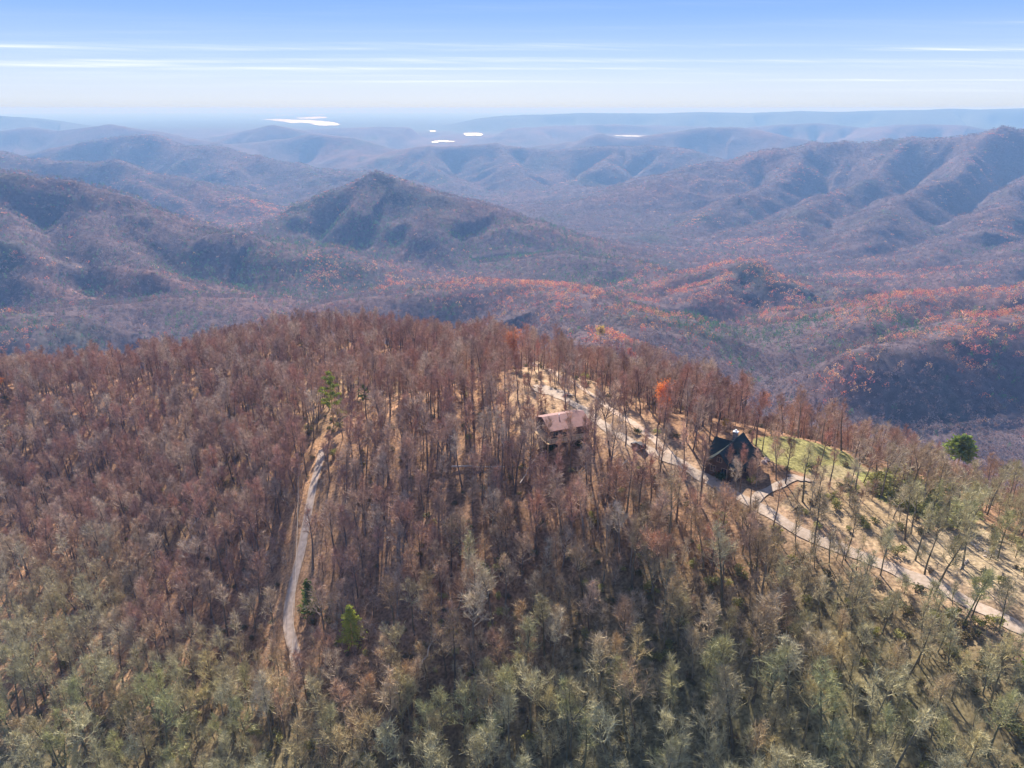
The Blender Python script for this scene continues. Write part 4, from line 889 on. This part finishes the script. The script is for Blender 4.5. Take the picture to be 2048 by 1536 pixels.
def prism_walls(m, L, wd, zb, z0, rise, axis='x'):
    a = [(-L/2, -wd/2), (L/2, -wd/2), (L/2, wd/2), (-L/2, wd/2)]
    def T(p): return (p[0], p[1], p[2]) if axis == 'x' else (-p[1], p[0], p[2])
    m.poly([T((*a[0], zb)), T((*a[1], zb)), T((*a[1], z0)), T((*a[0], z0))]); m.poly([T((*a[2], zb)), T((*a[3], zb)), T((*a[3], z0)), T((*a[2], z0))])
    m.poly([T((*a[1], zb)), T((*a[2], zb)), T((*a[2], z0)), T((L/2, 0, z0+rise)), T((*a[1], z0))]); m.poly([T((*a[3], zb)), T((*a[0], zb)), T((*a[0], z0)), T((-L/2, 0, z0+rise)), T((*a[3], z0))])

# red-roofed house: ridge ends read from the photo
za = HR[2]+6.6
A = at_z(1084, 834, za); B = at_z(1166, 820.5, za); mid = (A+B)/2; ang = math.atan2(B[1]-A[1], B[0]-A[0]); LR = float(np.hypot(*(B-A)[:2]))
print('red house ridge', LR, math.degrees(ang), A, B, 'ground', HR)
gz = float(H(np.array([mid[0]]), np.array([mid[1]-4]))[0])
hr = empty('house', (mid[0], mid[1], gz), ang); tag(hr, 'dark timber house with a rust-red metal roof half hidden by bare trees', 'house')
zr = za-gz; L = LR-1.0; WD = 10.4; rise = 1.9; ze = zr-rise
m = MB(); prism_walls(m, L, WD, -3.5, ze-.12, rise-.1); w_ = m.build('wall', M_log, hr)
m = MB(); gable_roof(m, L, WD, ze, rise, .55); rf = m.build('roof', M_redroof, hr)
m = MB(); m.tube((-1.6, -.9, zr-1.0), (-1.6, -.9, zr+.35), .12, .12, 8); m.tube((-1.6, -.9, zr+.3), (-1.6, -.9, zr+.45), .2, .14, 8); m.build('vent_pipe', M_white, rf)
for k, wx in enumerate((-4.2, -1.6, 1.2, 4.1)): window(hr, wx*L/11, ze-1.5, 1.5, 1.3, 0, WD/2)
for wx in (-3.5, 3.2): window(hr, wx*L/11, ze-4.1, 1.6, 1.2, 0, WD/2)
window(hr, 0, ze-1.4, 1.4, 1.3, 1, L/2); window(hr, 0, ze-1.4, 1.4, 1.3, 3, L/2)
m = MB(); m.box(-.5, .5, WD/2-.02, WD/2+.08, .05, 2.15); d_ = m.build('door', M_door, hr); m = MB(); m.tube((.38, WD/2+.06, 1.05), (.38, WD/2+.16, 1.05), .04, .04, 6); m.build('handle', M_white, d_)
m = MB(); dz_ = ze-2.7
m.box(-L/2-2.4, L/2-1, -WD/2-3.0, -WD/2-.02, dz_-.22, dz_); m.box(-L/2-2.4, -L/2-.02, -WD/2-.02, 1.2, dz_-.22, dz_)
for xx in np.linspace(-L/2-2.2, L/2-1.2, 5): m.box(xx-.1, xx+.1, -WD/2-2.95, -WD/2-2.75, -4.5, dz_-.22)
dk = m.build('deck', M_deck, hr)
m = MB()
for xx in np.linspace(-L/2-2.35, L/2-1.05, 12): m.box(xx-.05, xx+.05, -WD/2-2.98, -WD/2-2.88, dz_, dz_+1)
m.box(-L/2-2.4, L/2-1, -WD/2-3.0, -WD/2-2.88, dz_+.95, dz_+1.06); m.box(-L/2-2.4, -L/2-2.28, -WD/2-2.88, 1.2, dz_+.95, dz_+1.06); m.build('railing', M_rail, dk)

# green-roofed house: two crossing ridges
za = HG[2]+7.0
A = at_z(1429, 873, za); B = at_z(1521, 897, za); C_ = at_z(1490, 864, za+.3); D = at_z(1436, 908, za-.2)
print('green ridges', np.hypot(*(B-A)[:2]), np.hypot(*(D-C_)[:2]), math.degrees(math.atan2(B[1]-A[1], B[0]-A[0])), math.degrees(math.atan2(D[1]-C_[1], D[0]-C_[0])), 'ground', HG)
ang = math.atan2(B[1]-A[1], B[0]-A[0]); a2 = math.atan2(C_[1]-D[1], C_[0]-D[0]); ang = (ang+a2-math.pi/2)/2
LA = float(np.hypot(*(B-A)[:2]))-1.2; LB = float(np.hypot(*(C_-D)[:2]))-1.2
x1 = (A+B)/2; x2 = (C_+D)/2; ux_ = np.array([math.cos(ang), math.sin(ang)]); uy_ = np.array([-math.sin(ang), math.cos(ang)])
o1 = float((x1-x2)[:2] @ uy_); o2 = float((x2-x1)[:2] @ ux_)
gz = float(H(np.array([x1[0]]), np.array([x1[1]]))[0])
hg = empty('house', (x1[0], x1[1], gz), ang); tag(hg, 'house with crossing dark green gable roofs and a stone chimney beside the lawn', 'house')
zr = za-gz; rise = 3.6; WA = 7.6; WB = 7.2; ze = zr-rise; cxB, cyB = o2, -o1
m = MB(); prism_walls(m, LA, WA, -2.5, ze-.12, rise-.1); m2 = MB(); prism_walls(m2, LB, WB, -2.5, ze+.1, rise-.1, 'y'); n = len(m.v)
m.v += [(p[0]+cxB, p[1]+cyB, p[2]) for p in m2.v]; m.f += [tuple(i+n for i in f) for f in m2.f]; m.build('wall', M_log, hg)
m = MB(); gable_roof(m, LA, WA, ze, rise, .6); gable_roof(m, LB, WB, ze+.22, rise, .6, axis='y', cx=cxB, cy=cyB, sag=.25); rf = m.build('roof', M_greenroof, hg)
pc = at_z(1469.5, 881, za-1); lx = float((pc-x1)[:2] @ ux_); ly = float((pc-x1)[:2] @ uy_)
m = MB(); m.box(lx-.55, lx+.55, ly-.45, ly+.45, ze-1, zr+1.55); ch = m.build('chimney', M_stone, rf)
m = MB(); m.box(lx-.68, lx+.68, ly-.58, ly+.58, zr+1.55, zr+1.75); m.tube((lx, ly, zr+1.7), (lx, ly, zr+2.3), .24, .24, 8); m.build('chimney_cap', M_white, ch)
for wx in (-LA/2+1.6, LA/2-1.6): window(hg, wx, ze-1.5, 1.3, 1.3, 0, WA/2)
window(hg, cxB-1.5, ze-1.3, 1.3, 1.5, 0, LB/2-cyB); window(hg, cxB+1.5, ze-1.3, 1.3, 1.5, 0, LB/2-cyB); window(hg, cxB, ze+1.6, 1.2, 1.2, 0, LB/2-cyB)
window(hg, 0, ze-1.4, 1.4, 1.3, 1, LA/2); window(hg, 0, ze-1.4, 1.4, 1.3, 3, LA/2); window(hg, 1.8, ze-4.2, 1.5, 1.2, 1, LA/2)
m = MB(); m.box(cxB-.5, cxB+.5, -(LB/2-cyB)-.09, -(LB/2-cyB)+.02, -.3, 1.9); d_ = m.build('door', M_door, hg); m = MB(); m.tube((cxB+.38, -(LB/2-cyB)-.08, .8), (cxB+.38, -(LB/2-cyB)-.18, .8), .04, .04, 6); m.build('handle', M_white, d_)

# boulders of the rockery beside the green house
M_rock = noise_mat('pale_rock', (.42, .32, .28), (.62, .50, .45), 1.6, bump=.4)
def rock(seed, r):
    g = np.random.default_rng(seed); bm = MB(); n, mm = 9, 6; V = []
    for i in range(mm+1):
        for a in range(n):
            ph = math.pi*i/mm; t_ = 2*math.pi*a/n; d = np.array((math.sin(ph)*math.cos(t_), math.sin(ph)*math.sin(t_), math.cos(ph)*.7)); k_ = r*(1+.22*math.sin(3*t_+seed)*math.sin(ph*2+seed)+(.12*g.normal() if 0 < i < mm else 0)); V.append(tuple(d*k_))
    bm.v = V; bm.f = [(i*n+a, (i+1)*n+a, (i+1)*n+(a+1) % n, i*n+(a+1) % n) for i in range(mm) for a in range(n)]; return bm
for k, (a, b_, r) in enumerate(((1528, 925, .8), (1534, 921, .6), (1531, 917, .5))):
    p = hit(a, b_); o = rock(k+2, r).build('boulder', M_rock); o.location = (p[0], p[1], p[2]+r*.3)
    tag(o, ('largest pinkish boulder of the heap at the right end of the green-roofed house', 'middle-sized pinkish boulder at the right of the heap by the green-roofed house', 'smallest pinkish boulder at the back of the heap by the green-roofed house')[k], 'boulder', 'boulders beside the green-roofed house')

# parked car on the gravel road, seen from behind
def car(loc, rz):
    M_paint = mat('car_paint', (.02, .021, .026), .28, .6); M_tyre = mat('tyre', (.02, .02, .02), .9); M_rim = mat('rim', (.4, .4, .42), .35, .5, .8); M_red = mat('tail_lens', (.4, .02, .02), .3)
    c = empty('parked_car', loc, rz); tag(c, 'black station wagon parked at the edge of the gravel road between the houses', 'car')
    prof = [(-2.25, .42), (-2.3, .95), (-2.15, 1.1), (-1.95, 1.62), (-1.7, 1.7), (.25, 1.72), (.55, 1.62), (1.15, 1.1), (2.1, .98), (2.3, .75), (2.3, .42)]
    m = MB(); W_ = .92
    L_ = []; 
    for sg in (-1, 1): L_.append([(sg*(W_-(.14 if z_ > 1.2 else 0)), y_, z_) for y_, z_ in prof])
    m.poly(L_[0]); m.poly(L_[1][::-1])
    for i in range(len(prof)): j_ = (i+1) % len(prof); m.poly([L_[0][i], L_[1][i], L_[1][j_], L_[0][j_]][::-1])
    b_ = m.build('body', M_paint, c); bv = b_.modifiers.new('bevel', 'BEVEL'); bv.width = .06; bv.segments = 2
    m = MB(); m.quad((-.7, -2.09, 1.17), (.7, -2.09, 1.17), (.68, -1.97, 1.56), (-.68, -1.97, 1.56)); m.v = [(a[0], a[1]-.035, a[2]) for a in m.v]; m.build('rear_window', M_glass, c)
    m = MB(); m.quad((.7, 1.14, 1.14), (-.7, 1.14, 1.14), (-.66, .60, 1.6), (.66, .60, 1.6)); m.v = [(a[0], a[1]+.03, a[2]+.02) for a in m.v]; m.build('windscreen', M_glass, c)
    for sg in (-1, 1):
        m = MB(); m.box(sg*.86-.04, sg*.86+.04, -1.75, .35, 1.16, 1.52); m.build('side_window', M_glass, c)
        m = MB(); m.box(sg*.75-.1, sg*.75+.1, -2.33, -2.27, .8, 1.05); m.build('tail_light', M_red, c)
        m = MB(); m.box(sg*.7-.18, sg*.7+.18, 2.27, 2.33, .7, .88); m.build('headlight', M_white, c)
        for y_ in (-1.4, 1.45):
            m = MB(); m.tube((sg*.72, y_, .34), (sg*.95, y_, .34), .34, .34, 18); w = m.build('wheel', M_tyre, c); m = MB(); m.tube((sg*.93, y_, .34), (sg*.965, y_, .34), .2, .2, 12); m.build('rim', M_rim, w)
    return c
p = hit(1277, 897); t1 = hit(1300, 906); t0 = hit(1251, 878); car((p[0], p[1], p[2]+.2), math.atan2(t0[1]-t1[1], t0[0]-t1[0])-math.pi/2)

# fallen logs and bleached trunks
M_bleach = noise_mat('bleached_wood', (.40, .34, .28), (.66, .58, .50), 1.5, stretch=(1, 1, .3))
def log(a, b_, r, label, up0=.25, up1=.25, group=None):
    p = hit(*a)+np.array((0, 0, up0)); q = hit(*b_)+np.array((0, 0, up1)); g = np.random.default_rng(int(a[0])); T = TB(); n = 6
    P = [(p+(q-p)*i/n+g.normal(0, .12, 3)) - p for i in range(n+1)]; T.tube([np.array(v) for v in P], [r*(1-.55*i/n) for i in range(n+1)], 7)
    o = link('fallen_log', np_mesh('fallen_log', T.V, T.F, [M_bleach], 4, True), loc=tuple(p)); tag(o, label, 'log', group)
    for k in range(4):
        i = 2+k % 4; d = unit(g.normal(0, 1, 3)+np.array((0, 0, .8))); t_ = TB(); t_.tube([P[i], P[i]+d*1.0, P[i]+d*1.9+g.normal(0, .3, 3)], [r*.35, r*.2, .03], 4)
        link('branch_stub', np_mesh('branch_stub', t_.V, t_.F, [M_bleach], 4), o)
LG = 'fallen trunks lying in the woods and the felled clearing'
log((1941, 1088), (1958, 1102), .28, 'short pale log at the back of the felled clearing on the right', group=LG)
log((1968, 1105), (1996, 1122), .32, 'thickest pale log in the felled clearing, running down to the right', group=LG)
log((1966, 1112), (1978, 1118), .2, 'small pale log just below the thick one in the felled clearing', group=LG)
log((1985, 1080), (2030, 1090), .2, 'thin pale log at the far edge of the felled clearing', group=LG)
log((1935, 1120), (1920, 1140), .18, 'thin log at the lower left edge of the felled clearing', group=LG)
log((842, 1362), (878, 1298), .24, 'pale fallen trunk leaning up to the right on the foreground slope', 4, 6, LG)
log((1235, 950), (1256, 933), .2, 'pale broken trunk on the bank below the parked car', 1.5, 2.5, LG)
log((1040, 975), (1072, 925), .2, 'thin pale trunk fallen below the red-roofed house', 1.2, 2.0, LG)
log((905, 938), (1010, 938), .3, 'long dark fallen trunk lying level below the left of the red-roofed house', .8, .8, LG)
log((380, 1075), (428, 1020), .26, 'pale fallen trunk in the hollow left of the tarmac lane', 3, 4, LG)
log((722, 898), (752, 890), .16, 'small pale fallen branch uphill of the tarmac lane', 2.5, 3, LG)

# power line along the lane
M_pole = noise_mat('pole_wood', (.30, .23, .17), (.44, .35, .27), 2, stretch=(6, 6, .4))
M_wire = mat('wire', (.55, .48, .40), .5)
def pole(pxy, hgt, label):
    p = hit(*pxy); o = empty('utility_pole', tuple(p), .2); tag(o, label, 'utility pole', 'poles of the power line along the lane')
    m = MB(); m.tube((0, 0, -1), (0, 0, hgt), .17, .12, 10); m.build('pole', M_pole, o); m = MB(); m.box(-1.1, 1.1, -.09, .05, hgt-.7, hgt-.55); ca = m.build('crossarm', M_pole, o)
    for xx in (-.95, 0, .95):
        m = MB(); m.tube((xx, -.02, hgt-.55), (xx, -.02, hgt-.35), .06, .04, 6); m.build('insulator', M_white, ca)
    return np.array(p)+np.array((0, 0, hgt-.35))
p1 = pole((604, 975), 9, 'wooden utility pole at the upper end of the tarmac lane'); p2 = pole((592, 1400), 10, 'wooden utility pole by the lower end of the tarmac lane')
T = TB(); n = 24; P = [p1+(p2-p1)*i/n-np.array((0, 0, 4*1.2*(i/n)*(1-i/n))) for i in range(n+1)]; T.tube([v-p1 for v in P], [.045]*(n+1), 4)
tag(link('power_cable', np_mesh('power_cable', T.V, T.F, [M_wire], 4), loc=tuple(p1)), 'thin pale cable strung above the tarmac lane between the two poles', 'cable')

# small evergreen bushes at the red-roofed house
SB = meshes('laurel_bush', shrub(500, 2.6, 1.9, 420, .15, 6), M_bark, M_needle)
for k, (a, b_, s_, lab) in enumerate(((1165, 895, 1.1, 'dark laurel bush below the right end of the red-roofed house'), (1098, 905, 1.3, 'dark laurel bush below the deck of the red-roofed house'), (1232, 770, .7, 'small dark bush beside the upper dirt track'),
                                      (1273, 868, .8, 'dark bush just behind the parked car'), (1440, 962, 1.1, 'dark round bush between the gravel road and the green-roofed house'), (1505, 970, 1.0, 'tan-green bush at the fork of the gravel road'), (1625, 940, 1.0, 'green bush at the near edge of the lawn'))):
    o = single('laurel_bush', SB, None, None, (a, b_), lab, 'bush', 'bushes around the two houses', s=s_, rz_=k)
    for c in o.children: c.color = (.9, 1, .8, 1) if k != 5 else (3, 2.2, 1.2, 1)

# ------------------------------------------------------------------ haze
top = max(8.0, float(GZ.max())+3); bot = float(GZ.min())-1.0; E = 54500
m = MB(); m.box(-E, E, -E, E, bot-5, top)
M_haze = bpy.data.materials.new('haze'); M_haze.use_nodes = True; t = M_haze.node_tree; t.nodes.clear()
pv = N(t, 'ShaderNodeVolumePrincipled'); pv.inputs['Color'].default_value = (.27, .51, .96, 1); pv.inputs['Absorption Color'].default_value = (.72, .66, .3, 1); pv.inputs['Density'].default_value = 1.35e-4; pv.inputs['Anisotropy'].default_value = 0.0
mo = N(t, 'ShaderNodeOutputMaterial'); t.links.new(pv.outputs[0], mo.inputs['Volume'])
hz_o = m.build('haze', M_haze); tag(hz_o, 'blue haze filling the valleys and thickening towards the horizon', 'haze', None, 'stuff')
print('land top', float(GZ.max()), 'bottom', bot)
